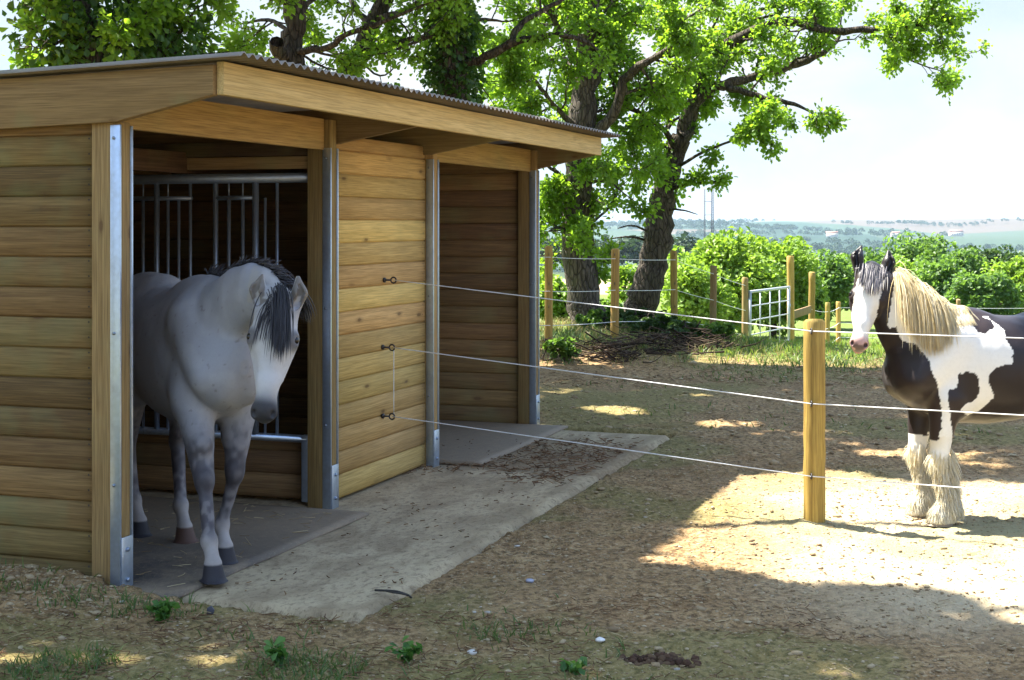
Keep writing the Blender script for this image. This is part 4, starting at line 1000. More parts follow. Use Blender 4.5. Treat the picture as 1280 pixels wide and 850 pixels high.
# ================================================================== horses: one implicit body each, meshed with surface nets
class Body:
    def __init__(s, lo, hi, h):
        s.lo = np.array(lo, float); s.h = h; s.shape = np.ceil((np.array(hi) - s.lo) / h).astype(int) + 1
        s.D = np.full(s.shape, 1.0, np.float32)
    def _sub(s, lo, hi, m):
        a = np.clip(np.floor((np.minimum(lo, hi) - m - s.lo) / s.h).astype(int), 0, s.shape - 1); b = np.clip(np.ceil((np.maximum(lo, hi) + m - s.lo) / s.h).astype(int) + 1, 1, s.shape)
        g = [s.lo[i] + s.h * np.arange(a[i], b[i]) for i in range(3)]
        X = np.stack(np.meshgrid(*g, indexing='ij'), -1)
        return tuple(slice(a[i], b[i]) for i in range(3)), X
    def join(s, sl, d, k, sub=False):
        a = s.D[sl]; d = d.astype(np.float32)
        if sub:
            h = np.maximum(k - np.abs(-a - d), 0) / k; s.D[sl] = -(np.minimum(-a, d) - h * h * k / 4)
        else:
            h = np.maximum(k - np.abs(a - d), 0) / k; s.D[sl] = np.minimum(a, d) - h * h * k / 4
    def cone(s, a, b, ra, rb, k=0.04, lat=None, kf=1.0, sub=False):
        a, b = np.array(a, float), np.array(b, float); rm = max(ra, rb) * max(1, kf)
        sl, X = s._sub(np.minimum(a, b) - rm, np.maximum(a, b) + rm, k + 0.03)
        q = X - a; ba = b - a
        if lat is not None:
            lat = np.array(lat, float); lat /= np.linalg.norm(lat)
            q = q + (q @ lat)[..., None] * lat * (1 / kf - 1); ba = ba + (ba @ lat) * lat * (1 / kf - 1)
        t = np.clip(q @ ba / (ba @ ba + 1e-9), 0, 1)
        d = np.linalg.norm(q - t[..., None] * ba, axis=-1) - (ra + (rb - ra) * t)
        if kf < 1: d = d * (0.5 + 0.5 * kf)
        s.join(sl, d, k, sub)
    def ell(s, c, M, r, k=0.04, sub=False):
        """ellipsoid with unit axes in the rows of M"""
        c = np.array(c, float); M = np.array(M, float); r = np.array(r, float); rm = r.max()
        sl, X = s._sub(c - rm, c + rm, k + 0.03)
        q = (X - c) @ M.T; k0 = np.linalg.norm(q / r, axis=-1); k1 = np.linalg.norm(q / r ** 2, axis=-1) + 1e-9
        s.join(sl, np.where(k0 < 1e-3, -r.min(), k0 * (k0 - 1) / k1), k, sub)
    def loft(s, st, k=0.05):
        st = np.array(st, float); st = st[np.argsort(st[:, 0])]
        x0, x1 = st[0, 0], st[-1, 0]; wm = st[:, 2].max()
        sl, X = s._sub(np.array([x0, -wm, (st[:, 1] - st[:, 3]).min()]), np.array([x1, wm, (st[:, 1] + st[:, 3]).max()]), k + 0.03)
        xf = np.linspace(x0, x1, 80); cf = []
        for c in range(1, 4):
            sp = spline(np.stack([st[:, 0], st[:, c]], -1), 8); o = np.argsort(sp[:, 0]); cf.append(np.interp(xf, sp[o, 0], sp[o, 1]))
        x = X[..., 0]; zc, hw, hh = [np.interp(x, xf, c) for c in cf]
        y, z = X[..., 1], X[..., 2] - zc
        rr = (np.abs(y / hw) ** 2.15 + np.abs(z / hh) ** 2.15) ** (1 / 2.15)
        d = (rr - 1) * np.minimum(hw, hh)
        d = np.maximum(d, np.maximum(x - x1, x0 - x)); s.join(sl, d, k)
    def mesh(s):
        D = s.D; n = np.array(D.shape) - 1; I = D < 0
        cnt = sum(I[a:a + n[0], b:b + n[1], c:c + n[2]].astype(np.int8) for a in (0, 1) for b in (0, 1) for c in (0, 1))
        act = np.argwhere((cnt > 0) & (cnt < 8)); i, j, k = act.T
        cv = {(a, b, c): D[i + a, j + b, k + c] for a in (0, 1) for b in (0, 1) for c in (0, 1)}
        acc = np.zeros((len(act), 3)); num = np.zeros(len(act))
        for ax in range(3):
            for u in (0, 1):
                for w in (0, 1):
                    o = [u, w]; o.insert(ax, 0); p0 = tuple(o); o[ax] = 1; p1 = tuple(o)
                    f0, f1 = cv[p0], cv[p1]; m = (f0 < 0) != (f1 < 0)
                    t = np.where(m, f0 / (f0 - f1 + 1e-12), 0); pt = np.tile(np.array(p0, float), (len(act), 1)); pt[:, ax] = t
                    acc += pt * m[:, None]; num += m
        V_ = s.lo + s.h * (act + acc / num[:, None])
        vid = np.full(n, -1, np.int64); vid[i, j, k] = np.arange(len(act)); F_ = []
        for ax in range(3):
            a = [slice(1, -1)] * 3; a[ax] = slice(0, -1); b = list(a); b[ax] = slice(1, None)
            A = I[tuple(slice(0, None) if q.start == 0 else q for q in a)] if False else None
            s0 = np.take(I, np.arange(0, I.shape[ax] - 1), ax); s1 = np.take(I, np.arange(1, I.shape[ax]), ax)
            e = np.argwhere(s0 != s1); u, w = [q for q in range(3) if q != ax]
            e = e[(e[:, u] > 0) & (e[:, w] > 0) & (e[:, u] < n[u]) & (e[:, w] < n[w])]
            def vv(du, dw):
                q = e.copy(); q[:, u] -= du; q[:, w] -= dw; return vid[q[:, 0], q[:, 1], q[:, 2]]
            quad = np.stack([vv(1, 1), vv(0, 1), vv(0, 0), vv(1, 0)], -1)
            fl = s0[tuple(e.T)]
            if ax == 1: fl = ~fl
            quad[~fl] = quad[~fl][:, ::-1]; F_.append(quad)
        return V_, np.concatenate(F_)
    def sample(s, X):
        q = np.clip((X - s.lo) / s.h, 0, np.array(s.shape) - 1.001); i = q.astype(int); f = q - i; r = 0
        for a in (0, 1):
            for b in (0, 1):
                for c in (0, 1):
                    r = r + (f[:, 0] if a else 1 - f[:, 0]) * (f[:, 1] if b else 1 - f[:, 1]) * (f[:, 2] if c else 1 - f[:, 2]) * s.D[i[:, 0] + a, i[:, 1] + b, i[:, 2] + c]
        return r
    def grad(s, X):
        e = s.h * 1.5; return _unit(np.stack([s.sample(X + e * v) - s.sample(X - e * v) for v in np.eye(3)], -1))

def strands(body, roots, dirs, L, clear, w0, steps=9, grav=0.35, wav=0.0, rng=None, drag=None):
    """hair locks: 3-sided tapered tubes falling from roots, kept off the body surface"""
    n = len(roots); P_ = [roots.copy()]; d = _unit(dirs.copy()); L = np.broadcast_to(L, (n,)); ph = rng.uniform(0, 6.28, n)
    for k in range(steps):
        d = _unit(d + np.array([0, 0, -grav]) + (0 if drag is None else drag))
        p = P_[-1] + d * (L / steps)[:, None]
        if wav: p = p + wav * np.sin(ph + k * 1.1)[:, None] * np.array([1, 0.3, 0]) 
        sd = body.sample(p); m = sd < clear
        if m.any():
            g = body.grad(p[m]); p[m] += g * (np.broadcast_to(clear, (n,))[m] - sd[m])[:, None]
            d[m] = _unit(p[m] - P_[-1][m])
        P_.append(p)
    P_ = np.stack(P_, 1); m = steps + 1
    t = np.gradient(P_, axis=1); t = _unit(t); side = _unit(np.cross(t, rng.normal(size=(n, 1, 3)) * 0.5 + body.grad(roots)[:, None, :])); up = np.cross(side, t)
    prof = np.sin(np.linspace(0.55, 2.95, m)) ; prof[0] = 0.8; prof[-1] = 0.06
    w = (np.broadcast_to(w0, (n,))[:, None] * prof[None])[..., None]
    ring = np.stack([P_ + side * w, P_ - side * w * 0.5 + up * w * 0.5, P_ - side * w * 0.5 - up * w * 0.5], 2)
    V_ = ring.reshape(-1, 3); b = (np.arange(n) * m * 3)[:, None, None]; q = (np.arange(m - 1) * 3)[None, :, None]
    F_ = np.concatenate([(b + q + np.array([a, c, c + 3, a + 3])).reshape(-1, 4) for a, c in ((0, 1), (1, 2), (2, 0))])
    return V_, F_, m * 3

def horse_mat(name, rough=0.6):
    t = NT(name); co = t.n('ShaderNodeTexCoord').outputs['Object']
    c = t.n('ShaderNodeVertexColor' if False else 'ShaderNodeAttribute', attribute_name='coat').outputs['Color']
    a = t.noise(co, 55, 3, 0.6); b = t.noise(t.mapping(co, (1, 1, 0.35)), 260, 2, 0.6); e = t.noise(co, 5, 3)
    c = t.mix(t.math('MULTIPLY', t.ramp(a, [(0.45, (0, 0, 0)), (0.75, (1, 1, 1))]), 0.12), c, t.mix(1.0, c, C4(0.55, 0.52, 0.5), 'MULTIPLY'))
    c = t.mix(t.math('MULTIPLY', t.ramp(e, [(0.4, (0, 0, 0)), (0.7, (1, 1, 1))]), 0.10), c, t.mix(1.0, c, C4(0.7, 0.64, 0.55), 'MULTIPLY'))
    nb = t.bump(t.math('ADD', t.math('MULTIPLY', b, 0.6), t.math('MULTIPLY', a, 0.5)), 0.22, 0.004)
    sh = t.bsdf(c, rough, normal=nb, spec=0.35)
    bs = [n for n in t.t.nodes if n.type == 'BSDF_PRINCIPLED'][0]
    bs.inputs['Sheen Weight'].default_value = 0.05; bs.inputs['Sheen Roughness'].default_value = 0.4
    return t.end(sh)
def hair_mat(name, cols, rough=0.45, trans=0.0):
    t = NT(name); r = t.attr('rnd'); n = len(cols)
    c = t.ramp(r, [(i / (n - 1), q) for i, q in enumerate(cols)]); sh = t.bsdf(c, rough, spec=0.4)
    if trans:
        tr = t.n('ShaderNodeBsdfTranslucent'); t.set(tr.inputs['Color'], t.mix(1.0, c, C4(1.0, 0.95, 0.80), 'MULTIPLY'))
        mx = t.n('ShaderNodeMixShader'); mx.inputs[0].default_value = trans; t.t.links.new(sh, mx.inputs[1]); t.t.links.new(tr.outputs[0], mx.inputs[2]); sh = mx.outputs[0]
    return t.end(sh)

class Horse:
    def __init__(s, origin, heading, scale, wk=1.0):
        s.o = np.array([*origin, 0.0]); h = np.array(heading, float); h /= np.linalg.norm(h); s.hd = h; s.sc = scale; s.wk = wk
        s.Rm = np.array([[h[0], h[1], 0], [-h[1], h[0], 0], [0, 0, 1.0]])     # rows: forward, left, up
    def loc(s, w): return s.Rm @ (np.array(w, float) - s.o) / s.sc
    def wor(s, l): return (np.asarray(l) * s.sc) @ s.Rm + s.o
    def dloc(s, d): d = s.Rm @ np.array(d, float); return d / np.linalg.norm(d)
    def make(s, poll, muzzle, nface, hooves, h=0.0095, hw=1.0, cob=False, neck_r=1.0, ear_back=0.0, ear_w=1.0, ear_l=1.0, arch=0.0, ear_r=1.0, ear_t=0.0):
        B = s.B = Body((-1.55, -0.55, -0.04), (1.45, 0.55, 2.1), h); wk = s.wk
        s.poll = s.loc(poll); mz = s.loc(muzzle); a = mz - s.poll; a /= np.linalg.norm(a); s.a = a
        n = s.dloc(nface); n = n - a * n.dot(a); n /= np.linalg.norm(n); l = np.cross(n, a); s.n, s.l = n, l
        if l[1] < 0: pass
        # trunk
        st = [(0.485, 1.05, .03, .04), (0.45, 1.055, .11, .13), (0.36, 1.06, .185, .225), (0.22, 1.075, .225, .305), (0.05, 1.085, .25, .375), (-.15, 1.07, .285, .385), (-.42, 1.06, .31, .365), (-.66, 1.11, .30, .335), (-.90, 1.15, .29, .315), (-1.10, 1.15, .235, .26), (-1.22, 1.12, .13, .16)]
        B.loft([(x, z, w * wk, hh * (1.03 if cob else 1)) for x, z, w, hh in st], 0.05)
        B.cone((0.10, 0, 1.40), (-.18, 0, 1.385), .085, .08, 0.10)                           # withers
        B.cone((-.70, 0, 1.36), (-.98, 0, 1.36), .115, .10, 0.10)                            # croup
        for sd in (1, -1):
            B.cone((.06, sd * .13 * wk, 1.27), (.33, sd * .150 * wk, 1.0), .108, .095, 0.10)    # shoulder
            B.ell((.345, sd * .085 * wk, 1.01), np.eye(3), (.125, .095, .16), 0.045)              # breast
            B.ell((-.88, sd * .155 * wk, 1.14), np.eye(3), (.24, .155, .27), 0.08)            # haunch
            B.ell((.08, sd * .165 * wk, .88), np.eye(3), (.13, .095, .17), 0.06)              # upper arm
        # legs
        s.hoof = {}
        for key, (fx, fy) in hooves.items():
            fr = key[0] == 'f'; sd = 1 if key[1] == 'l' else -1; T = np.array([fx, fy, 0.0]); k_ = 1.16 if cob else 1.0
            if fr:
                E = np.array([.13, sd * .155 * wk, .86]); dx, dy = T[0] - .16, T[1] - E[1]
                K = np.array([.165 + dx * .50 + .012, E[1] + dy * .52, .47]); Fk = np.array([T[0] - .045, T[1] - dy * .08, .185])
                B.cone(E, K + (K - E) * -.1, .098 * k_, .056 * k_, 0.05); B.cone(E + (E - K) * .05 + [-.02, 0, 0], K + [-.03, 0, .18], .085, .05, 0.05)
                B.ell(K + [.006, 0, 0], np.eye(3), (.051 * k_, .053 * k_, .062), 0.025)
                B.cone(K + [0, 0, -.02], Fk, .036 * k_, .028 * k_, 0.025); B.cone(K + [-.024, 0, -.08], Fk + [-.026, 0, .03], .019, .020, 0.014)
            else:
                Hp = np.array([-.88, sd * .15 * wk, 1.10]); dx, dy = T[0] + .92, T[1] - sd * .16
                St = np.array([-.70 + dx * .12, sd * .185 * wk, .86]); Hk = np.array([-1.01 + dx * .75, sd * .16 + dy * .62, .55]); Fk = np.array([T[0] - .06, T[1] - dy * .06, .19])
                B.cone(Hp, St, .165, .115, 0.07); B.cone(St + [-.05, 0, .02], Hk + [.02, 0, .03], .105, .052, 0.05)
                B.cone(Hp + [-.18, 0, -.06], Hk + [-.02, 0, .14], .10, .038, 0.06)
                B.ell(Hk + [-.008, 0, 0], np.eye(3), (.052 * k_, .042 * k_, .07), 0.035); B.cone(Hk + [-.035, 0, .045], Hk + [-.02, 0, -.03], .022, .025, 0.02)
                B.cone(Hk + [0, 0, -.03], Fk, .042 * k_, .034 * k_, 0.03)
            B.ell(Fk, np.eye(3), (.043 * k_, .042 * k_, .045), 0.02)
            fwd = np.array([1.0, 0, 0])
            B.cone(Fk, T + [.015, 0, .085], .031 * k_, .038 * k_, 0.022)
            B.cone(T + [.015, 0, .075], T + [.024, 0, .012], .047 * k_, .061 * k_, 0.012); B.ell(T + [.02, 0, .0], np.eye(3), (.088 * k_, .075 * k_, .012), 0.012)
            s.hoof[key] = (T, Fk)
        s.cut_floor = True
        # neck
        b0 = np.array([.14, 0, 1.19]); b3 = s.poll - a * 0.005 - n * 0.105
        b1 = b0 + np.array([.30, 0, .26 if b3[2] > 1.6 else .12]); nd = b3 - b0
        b1 = b0 + nd * 0.42 + np.array([0.05, -nd[1] * 0.22, .10 if b3[2] < 1.65 else .02]) + np.array([0, 0, arch])
        tt = np.linspace(0, 1, 6)[:, None]; q = (1 - tt) ** 2 * b0 + 2 * tt * (1 - tt) * b1 + tt ** 2 * b3; s.neck = q
        rr = np.array([.255, .225, .195, .165, .132, .100]) * neck_r
        for i in range(5):
            tg = _unit(q[i + 1] - q[i]); la = np.cross(np.array([0, 0, 1.0]), tg); la = np.array([0, 1.0, 0]) if np.linalg.norm(la) < .2 else la / np.linalg.norm(la)
            la = _unit(la * (1 - i / 6) + l * np.sign(l @ la + 1e-6) * (i / 6))
            B.cone(q[i], q[i + 1], rr[i], rr[i + 1], 0.06, la, 0.66)
        # head (own frame: a to the muzzle, n out of the face, l sideways)
        hm = 1 + (hw - 1) * 0.15
        HP = lambda t_, n_, l_: s.poll + a * t_ + n * n_ + l * l_ * (hw if t_ < .4 else hm)
        M = np.array([a, n, l]); s.HP = HP
        B.ell(HP(.06, -.07, 0), M, (.115, .095, .088 * hw), 0.05)
        B.ell(HP(.17, -.055, 0), M, (.13, .075, .094 * hw), 0.05)
        for sd in (1, -1):
            B.ell(HP(.185, -.135, sd * .045), M, (.125, .105, .042 * hw), 0.04)         # jowl
            B.ell(HP(.19, -.035, sd * .083), M, (.048, .030, .028 * hw), 0.025)         # brow
            B.cone(HP(.22, -.075, sd * .080), HP(.38, -.065, sd * .048), .022, .012, 0.025)  # cheek crest
        B.cone(HP(.20, -.05, 0), HP(.40, -.035, 0), .080, .050, 0.04, l, 0.92 * (hw + hm) / 2); B.cone(HP(.40, -.04, 0), HP(.52, -.045, 0), .054, .050, 0.03, l, 0.98 * hm)
        B.cone(HP(.24, -.155, 0), HP(.47, -.095, 0), .062, .040, 0.04, l, 0.75)
        B.ell(HP(.535, -.06, 0), M, (.062, .062, .056), 0.03); B.ell(HP(.55, -.105, 0), M, (.045, .034, .040), 0.025)
        for sd in (1, -1):
            B.ell(HP(.548, -.030, sd * .038), M, (.036, .024, .024), 0.02)
            B.ell(HP(.557, -.010, sd * .044), M, (.020, .020, .011), 0.008, True)       # nostril
            B.ell(HP(.190, -.020, sd * .106), M, (.019, .013, .016), 0.008, True)       # eye socket
        B.cone(HP(.59, -.098, -.05), HP(.59, -.098, .05), .006, .006, 0.006, sub=True); 
        # ears: cupped, pricked
        s.ears = []
        for sd in (1, -1):
            e0 = HP(.025 + ear_t, -.055, sd * .060 * ear_w); e1 = HP(-.095 * ear_l + ear_t, -.030 + ear_back, sd * .084 * ear_w); e2 = HP(-.175 * ear_l + ear_t, -.022 + ear_back, sd * .072 * ear_w)
            B.cone(e0, e1, .030, .036 * ear_r, 0.02); B.cone(e1, e2, .036 * ear_r, .007, 0.012)
            fr = n * 0.9 + l * sd * 0.35; fr /= np.linalg.norm(fr)
            B.cone(e0 * .55 + e1 * .45 + fr * .026, e1 + fr * .027, .015, .020, 0.006, sub=True); B.cone(e1 + fr * .027, e2 * .9 + e1 * .1 + fr * .012, .019, .004, 0.006, sub=True)
            s.ears.append((e0, e1, e2, fr))
        gx_, gy_, gz_ = [B.lo[q] + B.h * np.arange(B.shape[q]) for q in range(3)]
        band = np.argwhere(np.abs(B.D) < 0.03); bp = B.lo + B.h * band
        B.D[tuple(band.T)] += (0.008 * (noise3(bp[:, 0] * 8, bp[:, 1] * 8, bp[:, 2] * 6, 2.0) - .5) + 0.004 * (noise3(bp[:, 0] * 21, bp[:, 1] * 21, bp[:, 2] * 14, 3.0) - .5)).astype(np.float32)
        V_, F_ = B.mesh(); V_[:, 2] = np.maximum(V_[:, 2], 0.0)
        return V_, F_
    def eyes(s, parent, mat):
        for sd in (1, -1):
            c = s.wor(s.HP(.190, -.028, sd * .094)); bm = bmesh.new(); bmesh.ops.create_uvsphere(bm, u_segments=16, v_segments=10, radius=0.0195 * s.sc)
            me = bpy.data.meshes.new('eye'); bm.to_mesh(me); bm.free(); me.materials.append(mat)
            for p in me.polygons: p.use_smooth = True
            o = bpy.data.objects.new('eye', me); link(o, parent); o.location = c - s.o0

EYEM = plain_mat('dark_eye', (0.012, 0.009, 0.007), 0.08, var=0.1)
def put(hz, name, V_, mat_F, mat, parent, attrs=None):
    return mesh_np(name, hz.wor(V_) - hz.o0, mat_F, mat, parent, True, attrs)

# ------------------------------------------------------------------ the grey
G = Horse((-1.535, 7.47), (0.555, -0.832), 0.945, 0.86); G.o0 = np.array([*G.o[:2], 0.026]); G.o[2] = 0.026
hv = {k: G.loc([*v, 0])[:2] for k, v in {'fr': (-1.415, 6.98), 'fl': (-1.435, 7.36), 'hl': (-1.74, 7.84), 'hr': (-2.02, 8.0)}.items()}
Vg, Fg = G.make(P(346, 374, 6.80), P(327, 528, 6.66), (0.02, -0.95, 0.26), hv, hw=1.16, neck_r=0.80, ear_w=1.04, ear_l=0.98, arch=0.16, ear_t=0.05, ear_r=1.1)
def head_t(hz, V_): 
    q = V_ - hz.poll; t_ = q @ hz.a; n_ = q @ hz.n; l_ = q @ hz.l
    inh = (np.linalg.norm(q - np.outer(t_, hz.a) - np.outer(n_, hz.n), axis=1) < .17) & (n_ > -.27) & (n_ < .10) & (t_ > -.2) & (t_ < .68)
    return t_, n_, l_, inh
def mixc(c, m, col): return c * (1 - m[:, None]) + np.array(col) * m[:, None]
def coat_grey(hz, V_):
    x, y, z = V_.T; n1 = noise3(x * 14, y * 14, z * 14, 1.0); n2 = noise3(x * 34, y * 34, z * 34, 2.0); n3 = noise3(x * 4, y * 4, z * 4, 3.0)
    c = np.tile(np.array([0.335, 0.338, 0.365]), (len(V_), 1))
    c = mixc(c, 0.35 * sstep(.35, .7, n3), (0.33, 0.31, 0.31)); c = mixc(c, 0.22 * sstep(.45, .7, n1), (0.50, 0.495, 0.51))
    n5 = noise3(x * 60, y * 60, z * 60, 5.0); c = mixc(c, 0.55 * sstep(.84, .92, n5) * (z > .7), (0.17, 0.14, 0.13))
    leg = sstep(.84, .58, z); c = mixc(c, leg * (0.55 + .42 * sstep(.25, .75, .55 * n1 + .45 * n2)), (0.07, 0.062, 0.072))
    n6 = noise3(x * 48, y * 48, z * 30, 11.0); c = mixc(c, leg * .5 * sstep(.52, .72, n6), (0.27, 0.25, 0.25)); c = mixc(c, leg * .5 * sstep(.48, .25, n6), (0.05, 0.045, 0.05))
    c = mixc(c, sstep(.60, .50, z) * sstep(.34, .44, z) * (.55 + .4 * n2), (0.055, 0.05, 0.058)); c = mixc(c, sstep(.26, .16, z) * .75, (0.40, 0.36, 0.33))
    t_, n_, l_, inh = head_t(hz, V_)
    c = mixc(c, inh * .8 * sstep(.02, .2, t_), (0.58, 0.575, 0.58)); c = mixc(c, inh * sstep(.075, .025, np.hypot(t_ - .19, (np.abs(l_) - .108) * 1.1)) * .85 * (n_ > -.09), (0.07, 0.065, 0.07))
    c = mixc(c, inh * sstep(.43, .52, t_ + .04 * (n1 - .5)) * .97, (0.022, 0.021, 0.026)); 
    c = mixc(c, inh * (t_ < -.0) * .5, (0.42, 0.38, 0.32))
    for e0, e1, e2, fr in hz.ears:
        q = V_ - e1; m = (np.linalg.norm(q, axis=1) < .085) * (q @ fr > .006); c = mixc(c, m * .8, (0.12, 0.10, 0.08))
    for k, (T, Fk) in hz.hoof.items():
        m = (np.hypot(x - T[0] - .01, y - T[1]) < .11) * sstep(.088, .078, z); c = mixc(c, m, (0.028, 0.025, 0.03) if k in ('fr', 'fl', 'hr') else (0.10, 0.055, 0.04))
    return c
HM = horse_mat('grey_coat'); ge = empty('horse', G.o0)
tag(ge, 'grey horse with dark mane looking out of the near stall of the timber shelter', 'horse')
put(G, 'body', Vg, Fg, HM, ge, {'coat': coat_grey(G, Vg)}); G.eyes(ge, EYEM)
rg = np.random.default_rng(5)
HAIRD = hair_mat('dark_mane', [(0.018, 0.017, 0.02), (0.035, 0.033, 0.04), (0.07, 0.065, 0.07), (0.17, 0.16, 0.16)])
def crest_line(hz, n, t0=0.05, t1=1.0):
    """points on top of the neck from the withers to the poll"""
    q = spline(hz.neck, 12); t = rg.uniform(t0, t1, n) * (len(q) - 1); i = np.minimum(t.astype(int), len(q) - 2); fr = (t - i)[:, None]
    c = q[i] * (1 - fr) + q[i + 1] * fr; tg = _unit(q[i + 1] - q[i])
    up = np.array([0, 0, 1.0]) * (1 - 0) - hz.n * 0 ; up = np.tile(np.array([0, 0, 1.0]), (n, 1))
    hb = (t / (len(q) - 1))[:, None] ** 3; up = up * (1 - 0.75 * hb) + (-hz.a) * 0.75 * hb
    up = _unit(up - tg * (up * tg).sum(1)[:, None] * 0.9)
    p = c.copy()
    for _ in range(40):
        sd = hz.B.sample(p); m = sd < 0.0
        p[m] += up[m] * 0.012
    return p, tg, up, t / (len(q) - 1)
def hair_obj(hz, name, parts, mat, parent):
    vs, fs, rn, n = [], [], [], 0
    for (v, f, k), rv in parts:
        vs.append(v); fs.append(f + n); n += len(v); rn.append(np.repeat(rv, k))
    return put(hz, name, np.concatenate(vs), np.concatenate(fs), mat, parent, {'rnd': np.concatenate(rn)})
p, tg, up, tt = crest_line(G, 1500, 0.12, 1.0)
lat = _unit(np.cross(up, tg)); sgn = np.ones(len(p))      # mostly falls on the far side
if (lat @ G.dloc((1, 0, 0))).mean() < 0: sgn = -sgn
m1 = strands(G.B, p, up * 0.18 + lat * sgn[:, None] * 1.0 + rg.normal(0, .12, (len(p), 3)), rg.uniform(.12, .28, len(p)), rg.uniform(.003, .012, len(p)), rg.uniform(.003, .006, len(p)), 8, 0.30, rng=rg)
p2, tg2, up2, _ = crest_line(G, 420, 0.10, 0.95)
m2 = strands(G.B, p2, up2 * 0.22 + np.cross(up2, tg2) * rg.normal(.7, .4, (len(p2), 1)) + tg2 * .5 + rg.normal(0, .14, (len(p2), 3)), rg.uniform(.04, .09, len(p2)), 0.004, rg.uniform(.003, .0045, len(p2)), 5, 0.05, rng=rg)
hair_obj(G, 'mane', [(m1, np.clip(rg.beta(1.5, 3.2, len(p)), 0, 1)), (m2, np.clip(rg.beta(2.5, 2.5, len(p2)), 0, 1))], HAIRD, ge)
def forelock(hz, n, spread, L, side, seed, l0=0.0, ta=-.05, tb=.05):
    g = np.random.default_rng(seed); t_ = g.uniform(ta, tb, n); l_ = l0 + g.normal(0, spread, n)
    r_ = hz.poll + np.outer(t_, hz.a) + np.outer(l_, hz.l) + hz.n * 0.02
    for _ in range(20):
        sd = hz.B.sample(r_); m = sd < 0.002; r_[m] += hz.n * 0.008
    d = hz.a[None] * 0.8 + hz.n[None] * 0.55 + np.outer((l_ - l0) * 1.2 + side + g.normal(0, .16, n), hz.l)
    return strands(hz.B, r_, d, L * g.uniform(.6, 1.1, n), g.uniform(.003, .011, n), g.uniform(.0022, .0045, n), 10, 0.0, rng=g, drag=hz.a * 0.25)
rightward = 1.0 if G.l @ G.dloc((1, 0, 0)) > 0 else -1.0
fl1 = forelock(G, 330, .018, .28, 0.46 * rightward, 3, .010 * rightward, -.08, .05); fl2 = forelock(G, 26, .03, .24, -0.42 * rightward, 4, -.01 * rightward, -.03, .05)
hair_obj(G, 'forelock', [(fl1, np.clip(rg.beta(1.5, 4, 330), 0, 1)), (fl2, np.clip(rg.beta(1.5, 4, 26), 0, 1))], HAIRD, ge)
def tail(hz, n, L, mat, parent, seed):
    g = np.random.default_rng(seed); r_ = np.array([-1.20, 0, 1.26]) + g.normal(0, .022, (n, 3)) + np.outer(-g.random(n) * .05, [1, 0, 1.5])
    s_ = strands(hz.B, r_, np.array([-.7, 0, .1]) + g.normal(0, .15, (n, 3)), L * g.uniform(.7, 1.1, n), g.uniform(.01, .07, n), g.uniform(.004, .007, n), 12, 0.35, rng=g)
    hair_obj(hz, 'tail', [(s_, np.clip(g.beta(2, 3, n), 0, 1))], mat, parent)
tail(G, 420, 0.95, HAIRD, ge, 8)

# ------------------------------------------------------------------ the piebald cob
S2 = 0.815
Q = Horse((2.545, 8.58), (-0.985, -0.17), S2, 1.12); Q.o0 = Q.o.copy()
hv = {k: Q.loc([*v, 0])[:2] for k, v in {'fl': ((1177 - CX) / F * 8.40, 8.40), 'fr': ((1150 - CX) / F * 8.64, 8.64)}.items()}
hv['hl'] = (-.98, .15); hv['hr'] = (-.78, -.16)
pl_ = P(1089, 339, 8.56); mz_ = P(1072, 441, 8.36)
Vq, Fq = Q.make(pl_, mz_, (-0.17, -0.92, 0.30), hv, hw=1.14, cob=True, neck_r=1.10, ear_l=1.12, ear_w=1.16, ear_r=1.25)
_img = lambda lst: np.array(lst, float)
W1 = _img([(1100, 330), (1104, 372), (1120, 400), (1127, 414), (1134, 410), (1139, 428), (1152, 432), (1160, 452), (1161, 466), (1170, 482), (1173, 500), (1177, 516), (1176, 532), (1173, 548), (1165, 556), (1190, 560), (1186, 528), (1184, 512), (1181, 500), (1184, 487), (1192, 487), (1196, 468), (1205, 464), (1214, 466), (1220, 478), (1220, 490), (1214, 500), (1204, 505), (1196, 511), (1212, 519), (1222, 514), (1232, 502), (1238, 494), (1231, 478), (1231, 468), (1240, 457), (1256, 455), (1259, 438), (1254, 424), (1256, 412), (1247, 402), (1238, 397), (1246, 395), (1245, 408), (1232, 417), (1222, 414), (1214, 399), (1200, 388), (1150, 340)])
